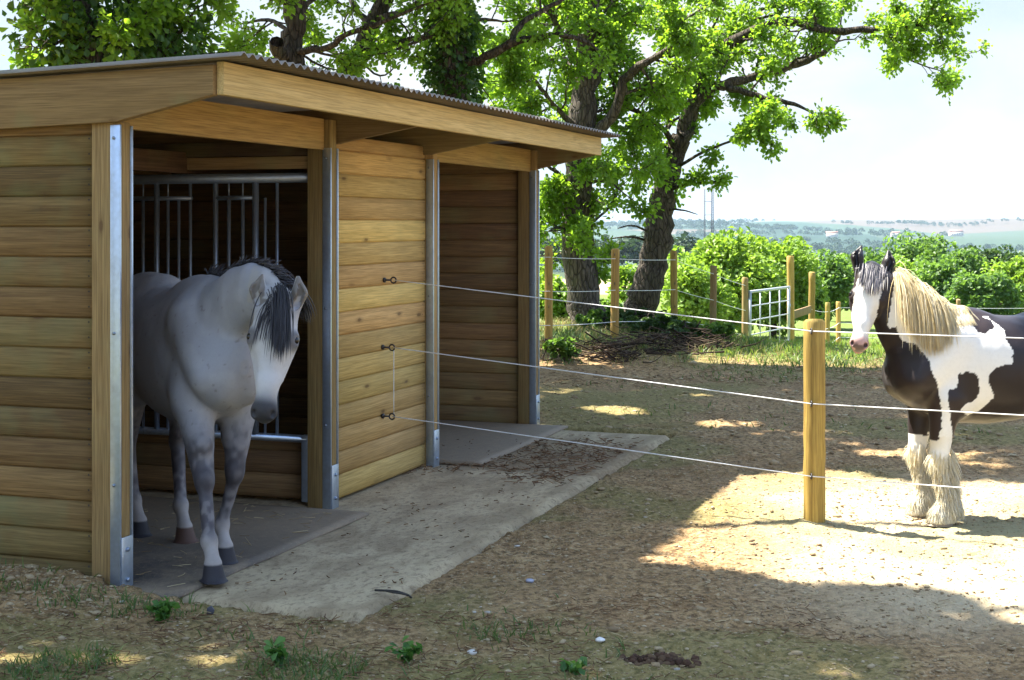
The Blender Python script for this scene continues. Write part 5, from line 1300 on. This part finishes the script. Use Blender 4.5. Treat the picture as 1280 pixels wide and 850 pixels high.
# bring the patch outlines into the horse's own side view (x along the body, z up), so the pattern belongs to the coat
def img2side(poly):
    out = []
    for px, py in poly:
        yl = 0.24 * S2                                   # the left flank
        k = (px - CX) / F; base = Q.o[:2] + np.array([-Q.hd[1], Q.hd[0]]) * yl
        x = (k * base[1] - base[0]) / (Q.hd[0] - k * Q.hd[1]); w = base + Q.hd * x
        out.append((x / S2, (H - (py - HY) / F * w[1]) / S2))
    return np.array(out)
W1s = img2side(W1)
def coat_pie(hz, V_):
    x, y, z = V_.T; a1 = noise3(x * 9, y * 9, z * 9, 4.0) - .5; a2 = noise3(x * 40, y * 40, z * 40, 6.0) - .5; a3 = noise3(x * 9 + 31, y * 9, z * 9, 7.0) - .5
    wx, wz = x + .02 * a1 + .014 * a2, z + .02 * a3 + .014 * a2
    rwq = 1.0
    BLK_ = np.array([0.020, 0.013, 0.012]); WHT = np.array([0.78, 0.75, 0.68])
    c = np.tile(BLK_, (len(V_), 1)); n3 = noise3(x * 3, y * 3, z * 3, 9.0); c = mixc(c, .6 * sstep(.4, .7, n3), (0.034, 0.020, 0.016))
    wl = in_poly(wx, wz, W1s); off = sstep(-.02, -.08, y); wr = in_poly(wx + .12, wz - .03, W1s)
    w = np.where(y > -.03, wl, wr).astype(float)
    w = np.maximum(w, (z < .585 + .02 * a1) * (z > -.1))                                   # white stockings
    t_, n_, l_, inh = head_t(hz, V_)
    w = np.where(inh & (t_ < .66) & ((n_ > -.20)), 0, w)
    blaze = inh & (np.abs(l_ - .004 * rwq + .012 * a1) < .086 + .01 * sstep(.25, .5, t_) + .012 * a2) & (t_ > .065 + .05 * a1) & (n_ > -.10)
    w = np.where(blaze, 1, w); c = mixc(c, w, WHT)
    dirt = sstep(.5, .75, noise3(x * 7, y * 7, z * 5, 12.0)) * (z < .62) ; c = mixc(c, w * dirt * .5, (0.58, 0.44, 0.20))
    c = mixc(c, inh * sstep(.475, .53, t_ + .02 * a1), (0.50, 0.31, 0.28)); c = mixc(c, inh * sstep(.545, .575, t_) * sstep(.5, .62, noise3(x * 26, y * 26, z * 26, 3.)) * .85, (0.05, 0.04, 0.04))
    q1 = np.min([np.linalg.norm(V_ - hz.HP(.557, -.012, sd * .044), axis=1) for sd in (1, -1)], axis=0); c = mixc(c, sstep(.021, .013, q1), (0.06, 0.03, 0.03))
    c = mixc(c, inh * ((t_ > .585) & (n_ < -.08)) * .5, (0.45, 0.2, 0.17))
    c = mixc(c, (inh & (t_ < .03)) * .9, (0.016, 0.013, 0.013))
    for k, (T, Fk) in hz.hoof.items():
        m = (np.hypot(x - T[0] - .01, y - T[1]) < .13) * sstep(.08, .07, z); c = mixc(c, m, (0.26, 0.21, 0.15))
    return c
PM = horse_mat('piebald_coat', 0.42); pe = empty('horse', Q.o0)
tag(pe, 'piebald cob with long cream mane and white feathered legs standing beyond the rope fence', 'horse')
put(Q, 'body', Vq, Fq, PM, pe, {'coat': coat_pie(Q, Vq)}); Q.eyes(pe, EYEM)
HAIRC = hair_mat('cream_mane', [(0.84, 0.71, 0.40), (0.92, 0.83, 0.58), (0.94, 0.90, 0.76), (0.95, 0.93, 0.87)], 0.5, 0.6)
HAIRG = hair_mat('badger_forelock', [(0.03, 0.03, 0.035), (0.08, 0.075, 0.09), (0.22, 0.20, 0.21), (0.62, 0.58, 0.5)])
HAIRW = hair_mat('white_feather', [(0.88, 0.80, 0.58), (0.94, 0.92, 0.84), (0.95, 0.95, 0.92)], 0.55, 0.6)
p, tg, up, tt = crest_line(Q, 5000, 0.10, 0.93)
lat = _unit(np.cross(up, tg)); sg = 1.0 if (lat @ np.array([0, 1.0, 0])).mean() > 0 else -1.0
L = (0.22 + 0.34 * sstep(.15, .6, tt)) * rg.uniform(.65, 1.1, len(p))
m1 = strands(Q.B, p, up * 0.4 + lat * sg * 0.9 + rg.normal(0, .16, (len(p), 3)), L, rg.uniform(.002, .012, len(p)), rg.uniform(.0019, .0038, len(p)), 10, 0.34, rng=rg)
p2, tg2, up2, _ = crest_line(Q, 150, 0.15, 0.86)
m2 = strands(Q.B, p2, up2 * .5 + np.cross(up2, tg2) * sg * .8 + rg.normal(0, .2, (len(p2), 3)), rg.uniform(.05, .10, len(p2)), 0.004, rg.uniform(.003, .005, len(p2)), 5, 0.2, rng=rg)
hair_obj(Q, 'mane', [(m1, np.clip(rg.beta(2.2, 1.8, len(p)), 0, 1)), (m2, np.clip(rg.beta(3, 1.5, len(p2)), 0, 1))], HAIRC, pe)
rw = 1.0 if Q.l @ Q.dloc((1, 0, 0)) > 0 else -1.0
f1 = forelock(Q, 380, .036, .175, 0.12 * rw, 13)
hair_obj(Q, 'forelock', [(f1, np.clip(rg.beta(1.6, 2.6, 380), 0, 1))], HAIRG, pe)
tail(Q, 420, 1.0, HAIRC, pe, 18)
fe = []
for k, (T, Fk) in Q.hoof.items():
    g = np.random.default_rng(len(k) + ord(k[1]) + ord(k[0])); n = 5200 if k[0] == 'f' else 1500
    a_ = g.uniform(0, 2 * math.pi, n); zz = g.beta(1.1, 2.3, n) * 0.50 + .05; u_ = np.clip((zz - .05) / .3, 0, 1)
    c_ = T[None] * (1 - u_)[:, None] * np.array([1, 1, 0]) + (Fk * np.array([1, 1, 0]))[None] * u_[:, None]; c_[:, 2] = zz
    back = np.cos(a_) < .2; r_ = c_ + np.stack([np.cos(a_), np.sin(a_), 0 * a_], -1) * .03
    dn = np.stack([np.cos(a_), np.sin(a_), 0 * a_], -1)
    for _ in range(14):
        sd = Q.B.sample(r_); m = sd < 0.001; r_[m] += dn[m] * .006
    ll = g.uniform(.05, .11, n) * (1 + .5 * back)
    ll = np.minimum(ll, np.maximum(.03, (zz - .01) * 1.05))
    fe.append((strands(Q.B, r_, dn * .42 + np.array([-.25, 0, -.8]) + g.normal(0, .10, (n, 3)), ll, g.uniform(.002, .008, n), g.uniform(.002, .0036, n), 6, 0.15, rng=g), np.clip(g.beta(2.4, 1.6, n), 0, 1)))
hair_obj(Q, 'feather', fe, HAIRW, pe)

# ================================================================== small things and loose cover on the ground
def scatter_blobs(name, n, area, size, mat, seed, dens=None, flat=0.6, kind='stuff', zoff=0.0):
    g = np.random.default_rng(seed); ico = bmesh.new(); bmesh.ops.create_icosphere(ico, subdivisions=1, radius=1.0)
    iv = np.array([v.co[:] for v in ico.verts]); fi = np.array([[v.index for v in f.verts] for f in ico.faces]); ico.free()
    X = g.uniform(area[0], area[1], n * 3); Y = g.uniform(area[2], area[3], n * 3)
    keep = in_slab_d(X, Y) > 0.01
    if dens is not None: keep &= g.random(n * 3) < dens(X, Y)
    X, Y = X[keep][:n], Y[keep][:n]; n = len(X)
    s = size * np.exp(g.normal(0, .5, n)); a = g.uniform(0, 6.28, n); Z = ground_z(X, Y)
    sc = np.stack([s * g.uniform(.7, 1.3, n), s * g.uniform(.7, 1.3, n), s * g.uniform(.4, .9, n) * flat], -1)
    v = iv[None] * sc[:, None] * (1 + g.normal(0, .16, (n, len(iv), 1)))
    c, s_ = np.cos(a)[:, None], np.sin(a)[:, None]
    v = np.stack([v[..., 0] * c - v[..., 1] * s_ + X[:, None], v[..., 0] * s_ + v[..., 1] * c + Y[:, None], v[..., 2] + (Z + sc[:, 2] * .25 + zoff)[:, None]], -1)
    f = (fi[None] + (np.arange(n) * len(iv))[:, None, None]).reshape(-1, 3)
    o = mesh_np(name, v.reshape(-1, 3), f, mat, None, True, {'rnd': np.repeat(g.random(n), len(iv))})
    return tag(o, kind=kind)
def clod_mat(name, cols):
    t = NT(name); co = t.n('ShaderNodeTexCoord').outputs['Object']; r = t.attr('rnd'); c = t.ramp(r, [(i / (len(cols) - 1), q) for i, q in enumerate(cols)])
    a = t.noise(co, 90, 3); c = t.mix(t.math('MULTIPLY', a, 0.5), c, t.mix(1.0, c, C4(.6, .57, .52), 'MULTIPLY'))
    return t.end(t.bsdf(c, 0.95, normal=t.bump(a, 0.5, 0.006), spec=0.15))
CLOD = clod_mat('soil_crumbs', [(0.22, 0.155, 0.088), (0.30, 0.22, 0.128), (0.39, 0.30, 0.18), (0.48, 0.39, 0.25)])
STONE = clod_mat('pale_stones', [(0.34, 0.31, 0.26), (0.52, 0.48, 0.41), (0.62, 0.59, 0.54)])
scatter_blobs('soil_crumbs', 24000, (-3.2, 4.4, 5.0, 10.5), 0.0048, CLOD, 71)
scatter_blobs('soil_crumbs', 7000, (-3.0, 6.5, 10.5, 19), 0.011, CLOD, 72)
scatter_blobs('gravel', 60, (-3.0, 4.2, 5.0, 11), 0.008, STONE, 73)
o = scatter_blobs('soil_crumbs', 1500, (-3.2, -1.75, 6.35, 7.15), 0.007, CLOD, 74)

def straws(name, n, area, mat, seed, L=0.06, local=False, dens=None, z=None, w=0.0016):
    g = np.random.default_rng(seed); X = g.uniform(area[0], area[1], n); Y = g.uniform(area[2], area[3], n)
    if dens is not None: k = g.random(n) < dens(X, Y); X, Y = X[k], Y[k]; n = len(X)
    if local: W_ = A0[None] + X[:, None] * U + Y[:, None] * V; Z = np.full(n, z); X, Y = W_.T
    else: Z = ground_z(X, Y) + 0.004
    a = g.uniform(0, 6.28, n); l = L * g.uniform(.4, 1.3, n); tilt = g.normal(0, .16, n)
    d = np.stack([np.cos(a), np.sin(a), tilt], -1) * l[:, None] / 2; sd = np.stack([-np.sin(a), np.cos(a), 0 * a], -1) * w
    up = np.array([0, 0, w * 1.4]); c = np.stack([X, Y, Z + np.abs(tilt) * l / 2 + .003], -1); bend = np.stack([-np.sin(a), np.cos(a), 0 * a], -1) * (l * g.normal(0, .08, n))[:, None]
    rings = [np.stack([q + sd, q - sd, q + up], 1) for q in (c - d, c + bend, c + d)]
    v = np.stack(rings, 1); b = (np.arange(n) * 9)[:, None]
    f = np.concatenate([b + np.array([[r * 3 + i, r * 3 + j, r * 3 + 3 + j, r * 3 + 3 + i]]) for r in (0, 1) for i, j in ((0, 1), (1, 2), (2, 0))])
    return tag(mesh_np(name, v.reshape(-1, 3), f, mat, None, False, {'rnd': np.repeat(g.random(n), 9)}), kind='stuff')
STRAW = clod_mat('straw_bits', [(0.22, 0.15, 0.075), (0.42, 0.32, 0.17), (0.58, 0.48, 0.28)])
BROWN = clod_mat('dead_litter', [(0.08, 0.042, 0.024), (0.17, 0.092, 0.048), (0.29, 0.18, 0.095)])
straws('straw', 1500, (-3.2, 4.2, 5.0, 11), STRAW, 81, 0.05, dens=lambda X, Y: (in_slab_d(X, Y) > 0.02) * 1.0)
straws('straw', 200, (0.05, 2.0, -0.25, 1.6), STRAW, 82, 0.07, True, z=0.031)
straws('litter', 1700, (3.3, 5.7, -1.1, 0.35), BROWN, 83, 0.07, True, z=0.004, dens=lambda x, y: sstep(3.25, 3.8, x + .25 * np.sin(y * 5)) * (1 - sstep(4.9, 5.7, x)) * .9, w=0.003)
straws('litter', 380, (0.1, 3.6, -1.18, -0.05), BROWN, 84, 0.024, True, z=0.004, w=0.003, dens=lambda x, y: sstep(.50, .66, fbm2(x * 2.6, y * 4.5, 41.0, 4)) + .03)
straws('litter', 5000, (-2.9, 1.6, 4.9, 6.7), BROWN, 86, 0.05, w=0.0018, dens=lambda X, Y: (in_slab_d(X, Y) > 0.03) * sstep(.40, .6, fbm2(X * 1.6, Y * 2.4, 51.0, 4)) * (1 - .5 * sstep(-.3, 1.2, X)))
straws('litter', 2500, (-1.5, 5.5, 15.5, 19.5), BROWN, 85, 0.08, w=0.0025)

def blades(name, n, area, mat, seed, hgt, dens, w=0.006, lean=0.5):
    g = np.random.default_rng(seed); X = g.uniform(area[0], area[1], n); Y = g.uniform(area[2], area[3], n)
    k = (g.random(n) < dens(X, Y)) & (in_slab_d(X, Y) > 0.015); X, Y = X[k], Y[k]; n = len(X)
    Z = ground_z(X, Y) - 0.005; a = g.uniform(0, 6.28, n); h = hgt * g.uniform(.35, 1.2, n) ; ln = g.normal(0, lean, (n, 2)) * h[:, None]
    b = np.stack([X, Y, Z], -1); sd = np.stack([np.cos(a), np.sin(a), 0 * a], -1) * w
    m = b + np.stack([ln[:, 0] * .35, ln[:, 1] * .35, h * .6], -1); tp = b + np.stack([ln[:, 0], ln[:, 1], h * .95], -1)
    v = np.stack([b - sd, b + sd, m + sd * .7, m - sd * .7, tp], 1); q = (np.arange(n) * 5)[:, None]
    return tag(mesh_np(name, v.reshape(-1, 3), [q + np.array([[0, 1, 2, 3]]), q + np.array([[3, 2, 4]])], mat, None, False, {'rnd': np.repeat(g.random(n), 5)}), kind='stuff')
GR1 = leaf_mat('meadow_grass', [(0.12, 0.20, 0.03), (0.18, 0.28, 0.04), (0.26, 0.34, 0.06)], (0.35, 0.5, 0.06), 0.35)
GR2 = leaf_mat('dry_grass', [(0.10, 0.12, 0.03), (0.25, 0.21, 0.08), (0.40, 0.33, 0.15)], (0.4, 0.36, 0.12), 0.3)
GR3 = leaf_mat('yard_grass', [(0.045, 0.09, 0.022), (0.075, 0.13, 0.03), (0.15, 0.17, 0.05)], (0.15, 0.26, 0.05), 0.3)
blades('grass', 60000, (1.6, 14, 17.2, 40), GR1, 91, 0.09, lambda X, Y: sstep(-0.2, 0.8, X - 2.2 - 0.25 * (Y - 19)) * sstep(17.4, 19.2, Y + .12 * (X - 3.5)) * (1 - .6 * sstep(26, 40, Y)), 0.008, .35)
blades('dry_grass', 16000, (-2.5, 5.5, 16.4, 23), GR2, 92, 0.13, lambda X, Y: sstep(16.8, 18.6, Y) * (0.25 + .75 * (fbm2(X * 1.4, Y * 1.4, 3.0, 3) > .48)) * (1 - .8 * sstep(2.4, 3.6, X)), 0.006, .6)
blades('grass', 9000, (-1.5, 4.5, 16.6, 21.5), GR3, 95, 0.11, lambda X, Y: sstep(17.0, 18.4, Y) * (fbm2(X * 1.9, Y * 1.9, 23.0, 3) > .52), 0.010, .6)
blades('grass', 9000, (-1.5, 6.0, 12.0, 19.0), GR3, 93, 0.06, lambda X, Y: (fbm2(X * .8, Y * 1.1, 13.0, 4) > .54) * (0.15 + .8 * sstep(14, 18, Y)), 0.006, .7)
def fgd(X, Y):
    a = sstep(.50, .62, fbm2(X * 2.3, Y * 2.3, 17.0, 4))
    return (1 - sstep(-.1, .9, X)) * a * (0.75 * (1 - sstep(5.5, 6.6, Y + 0.25 * X)) + .03) + 0.9 * np.exp(-((Y - 6.50 + .10 * (X + 2)) / .10) ** 2) * (X < -1.35) * sstep(.35, .5, fbm2(X * 5, Y * 5, 3.0, 2))
blades('grass', 26000, (-2.9, 1.7, 4.9, 6.9), GR3, 94, 0.055, fgd, 0.0035, .7)

# broad-leaved weeds in the foreground
WEED = leaf_mat('weed_leaves', [(0.04, 0.11, 0.025), (0.07, 0.17, 0.035), (0.12, 0.24, 0.05)], (0.15, 0.36, 0.05), 0.35)
def weed(px, py, h, spread, n, label, seed, lf=0.05):
    d = 1.7 * F / (py - HY); p = P(px, py, d); z = float(ground_z(p[0], p[1])); g = np.random.default_rng(seed)
    e = empty('weed_plant', (p[0], p[1], z)); tag(e, label, 'weed', 'weeds at the front of the yard')
    m = MB(); c, dd = [], []
    for k in range(n):
        a = g.uniform(0, 6.28); r_ = spread * g.uniform(.3, 1); tip = np.array([math.cos(a) * r_, math.sin(a) * r_, h * g.uniform(.5, 1.05)])
        q = spline([(0, 0, -.01), tip * [.35, .35, .6], tip], 3); m.tube(q, np.linspace(.0028, .001, len(q)), 4)
        for _ in range(5): i = g.integers(2, len(q)); c.append(q[i] + g.normal(0, .008, 3)); dd.append(_unit(tip * [1, 1, .3] + g.normal(0, .03, 3)))
    m.build('stem', WEED, e); c, dd = np.array(c), np.array(dd); n_ = len(c); sz = lf * g.uniform(.6, 1.3, n_)
    v, f, k = leaf_geo(c, dd, _unit(g.normal(0, .4, (n_, 3)) + [0, 0, 1]), sz, sz * .6, g, True)
    mesh_np('leaves', v, f, WEED, e, False, {'rnd': np.repeat(g.random(n_), k)})
weed(205, 778, .10, .06, 12, 'dark green leafy weed growing at the corner of the black stable mat', 1)
weed(346, 838, .09, .045, 9, 'upright green weed with a yellowish leaf at the bottom edge', 3)
weed(510, 826, .06, .07, 12, 'bright green weed in the soil below the concrete slab', 4, .045)
weed(716, 842, .03, .06, 9, 'flat green weed at the bottom edge left of the dung heap', 5, .04)

# dung heap: a clump of droppings
def dung(px, py, n, w, label, seed):
    d = 1.7 * F / (py - HY); p = P(px, py, d); z = float(ground_z(p[0], p[1])); g = np.random.default_rng(seed); ico = bmesh.new(); bmesh.ops.create_icosphere(ico, subdivisions=2, radius=1.0)
    iv = np.array([v.co[:] for v in ico.verts]); fi = np.array([[v.index for v in f.verts] for f in ico.faces]); ico.free(); vs, fs = [], []
    for k in range(n):
        c = np.array([np.clip(g.normal(0, w * .4), -w * .75, w * .75), np.clip(g.normal(0, w * .16), -w * .3, w * .3), 0]); r_ = g.uniform(.008, .019); c[2] = r_ * .5 + .025 * math.exp(-(c[0] / (w * .45)) ** 2 - (c[1] / (w * .2)) ** 2) * g.random()
        v = iv * r_ * np.array([1, .9, .8]); v = v * (1 + .9 * (noise3(v[:, 0] * 90 + k, v[:, 1] * 60, v[:, 2] * 60, 1.0) - .5))[:, None]
        vs.append(v + c); fs.append(fi + k * len(iv))
    o = mesh_np('dung_heap', np.concatenate(vs), np.concatenate(fs), clod_mat('dung' + str(seed), [(0.05, 0.028, 0.018), (0.09, 0.05, 0.032), (0.13, 0.085, 0.05)]), None, True, {'rnd': np.repeat(g.random(n), len(iv))}, (p[0], p[1], z))
    tag(o, label, 'dung heap')
dung(822, 828, 170, .20, 'dark brown heap of horse dung on the shaded soil at the bottom', 1)
# twig and scrap on the apron edge
tw = P(488, 745, 1.7 * F / (745 - HY)); m = MB()
m.tube(spline([(-.075, .06, .012), (-.03, .02, .02), (.03, -.005, .022), (.085, -.02, .008)], 4), 0.0055, 6); m.tube(spline([(-.03, .02, .02), (.01, -.03, .024), (.05, -.035, .02), (.085, -.02, .008)], 4), 0.004, 6); m.tube(spline([(.085, -.02, .008), (.10, -.05, .006)], 3), 0.004, 6)
o = m.build('twig', plain_mat('dark_twig', (0.03, 0.025, 0.02), 0.8), None, True, loc=(tw[0], tw[1], 0.0)); tag(o, 'dark forked twig lying over the near edge of the concrete slab', 'twig')
sp_ = P(263, 766, 1.7 * F / (766 - HY)); zz = float(ground_z(sp_[0], sp_[1]))
o = MB().prism([(-.016, 0), (.014, 0), (.018, .018), (.004, .036), (-.014, .026)], 1, -.006, .006).build('slate_chip', plain_mat('slate', (0.06, 0.06, 0.075), 0.5), None, bevel=.002, loc=(sp_[0], sp_[1], zz)); tag(o, 'dark slate chip standing up in the soil near the slab\'s left corner', 'stone')
for i, (px, py, lab) in enumerate([(821, 822, 'white pebble just left of the dung heap'), (750, 806, 'small white pebble on the soil left of the dung heap'), (662, 725, 'bluish grey pebble on the bare soil right of the slab'), (590, 818, 'round pale stone on the soil at the bottom')]):
    q = P(px, py, 1.7 * F / (py - HY)); z = float(ground_z(q[0], q[1])); bm = bmesh.new(); bmesh.ops.create_icosphere(bm, subdivisions=3, radius=1.0)
    for v in bm.verts: v.co = Vector((v.co.x * .020, v.co.y * .016, v.co.z * .011)) * (1 + .3 * float(noise3(v.co.x * 1.6 + i, v.co.y * 1.6, v.co.z * 1.6, 2.0) - .5))
    me = bpy.data.meshes.new('pebble'); bm.to_mesh(me); bm.free(); me.materials.append(plain_mat('pebble' + str(i), [(.7, .68, .64), (.68, .66, .62), (.3, .31, .38), (.5, .48, .44)][i], .8)); 
    for f in me.polygons: f.use_smooth = True
    o = link(bpy.data.objects.new('pebble', me)); o.location = (q[0], q[1], z + .006); tag(o, lab, 'pebble')
# heaps of cut brush on the bank
def brush(px, py, d, n, w, label, seed):
    g = np.random.default_rng(seed); X, Y = at(px, d), d; z = float(base_z(X, Y)); m = MB()
    for k in range(n):
        c = np.array([g.normal(0, w * .45), g.normal(0, .18), abs(g.normal(0, .09))]); a = g.normal(0, .5) + (math.pi if g.random() < .5 else 0); l = g.uniform(.15, .5)
        dv = np.array([math.cos(a), math.sin(a) * .6, g.normal(.12, .25)]) * l; q = spline([c - dv * .5, c + g.normal(0, .03, 3), c + dv * .5], 3); q[:, 2] = np.maximum(q[:, 2], -.01)
        m.tube(q, np.linspace(g.uniform(.006, .014), .003, len(q)), 4)
    o = m.build('brush_heap', BRUSHM, None, True, loc=(X, Y, z)); tag(o, label, 'brush heap', 'heaps of cut brush on the bank')
BRUSHM = clod_mat('brush_twigs', [(0.025, 0.017, 0.013), (0.06, 0.042, 0.03), (0.15, 0.11, 0.075)])
brush(838, 436, 18.9, 170, .75, 'dark heap of cut brush on the bank right of the leaning oak', 1)
brush(765, 455, 17.6, 60, .4, 'small dark heap of twigs below the sunlit fence post on the bank', 2)
brush(800, 445, 18.2, 90, .9, 'loose scatter of dry branches between the fence posts on the bank', 3)
g = np.random.default_rng(3)

# ================================================================== far woods, houses, haze
def far_wood(name, spots, mat, seed):
    g = np.random.default_rng(seed); C_, S_ = [], []
    for X, Y, rx, ry, n, hgt in spots:
        a = g.uniform(0, 6.28, n); r_ = np.sqrt(g.random(n)); x = X + rx * r_ * np.cos(a); y = Y + ry * r_ * np.sin(a); z = base_z(x, y)
        th = hgt * g.uniform(.6, 1.15, n)
        for i in range(n):
            m = 60; q = _unit(g.normal(size=(m, 3))); q[:, 2] = np.abs(q[:, 2]) * 1.0 - .15
            C_.append(np.array([x[i], y[i], z[i] + th[i] * .45]) + q * np.array([th[i] * .42, th[i] * .42, th[i] * .55]) * g.uniform(.75, 1, (m, 1))); S_.append(np.full(m, th[i] * .20))
    c = np.concatenate(C_); s_ = np.concatenate(S_); n = len(c); d = _unit(g.normal(size=(n, 3)) * [1, 1, .5]); nn = _unit(g.normal(0, .5, (n, 3)) + [0, 0, .8])
    v, f, k = leaf_geo(c, d, nn, s_ * g.uniform(.7, 1.3, n), s_ * .8, g, True)
    return tag(mesh_np(name, v, f, mat, None, False, {'rnd': np.repeat(g.random(n), k)}), kind='stuff')
WOODM = leaf_mat('far_wood_leaves', [(0.012, 0.032, 0.014), (0.022, 0.05, 0.02), (0.04, 0.075, 0.025)], (0.05, 0.10, 0.03), 0.2, 0.7)
far_wood('far_wood', [(20, 300, 17, 10, 60, 7.5)], WOODM, 5)
g = np.random.default_rng(9); spots = []
for q in range(46):
    d = 900 * math.exp(g.random() * 1.35); ax = g.uniform(-.05, .40); spots.append((ax * d, d, *(lambda rx, ry: (rx, ry, int(rx * ry / 90)))(g.uniform(40, 260), g.uniform(12, 45)), g.uniform(9, 14)))
far_wood('distant_woods', spots, WOODM, 6)
HW = plain_mat('house_render', (0.62, 0.55, 0.46), 0.8, var=0.08); HR = plain_mat('house_tiles', (0.36, 0.16, 0.10), 0.8, var=0.2); HG = plain_mat('house_glass', (0.05, 0.06, 0.07), 0.2)
def house(px, d, w, dp, h, rz, label):
    X = at(px, d); z = float(base_z(X, d)); e = empty('house', (X, d, z), rz); tag(e, label, 'house', 'houses on the far hills')
    MB().box(-w / 2, w / 2, -dp / 2, dp / 2, -2, h).build('wall', HW, e)
    MB().prism([(-dp / 2 - .5, h), (dp / 2 + .5, h), (0, h + dp * .32)], 0, -w / 2 - .4, w / 2 + .4).build('roof', HR, e)
    for x in np.linspace(-w / 2 + 1.5, w / 2 - 1.5, max(2, int(w / 3))): MB().box(x - .5, x + .5, -dp / 2 - .03, -dp / 2 + .1, h * .35, h * .75).build('window', HG, e)
house(1177, 900, 11, 8, 5.0, .3, 'small red roofed house among trees above the piebald horse\'s mane')
house(1040, 2300, 18, 10, 6, -.2, 'tiny pale house on the far hill crest right of the masts')
house(1195, 2500, 22, 11, 7, .2, 'tiny pale farmhouse on the far hill at the upper right')
house(1120, 2450, 16, 10, 6, .5, 'tiny pale house among the woods of the far hill crest')

hz = MB().box(-4900, 4900, -160, 5700, -82, 72).build('haze', None); tag(hz, kind='stuff')
hm = bpy.data.materials.new('haze'); hm.use_nodes = True; hm.node_tree.nodes.clear()
ho = hm.node_tree.nodes.new('ShaderNodeOutputMaterial'); pv = hm.node_tree.nodes.new('ShaderNodeVolumePrincipled')
pv.inputs['Color'].default_value = (0.60, 0.80, 1.0, 1); pv.inputs['Density'].default_value = 0.000085; pv.inputs['Anisotropy'].default_value = 0.3
hm.node_tree.links.new(pv.outputs[0], ho.inputs['Volume']); hz.data.materials.append(hm)
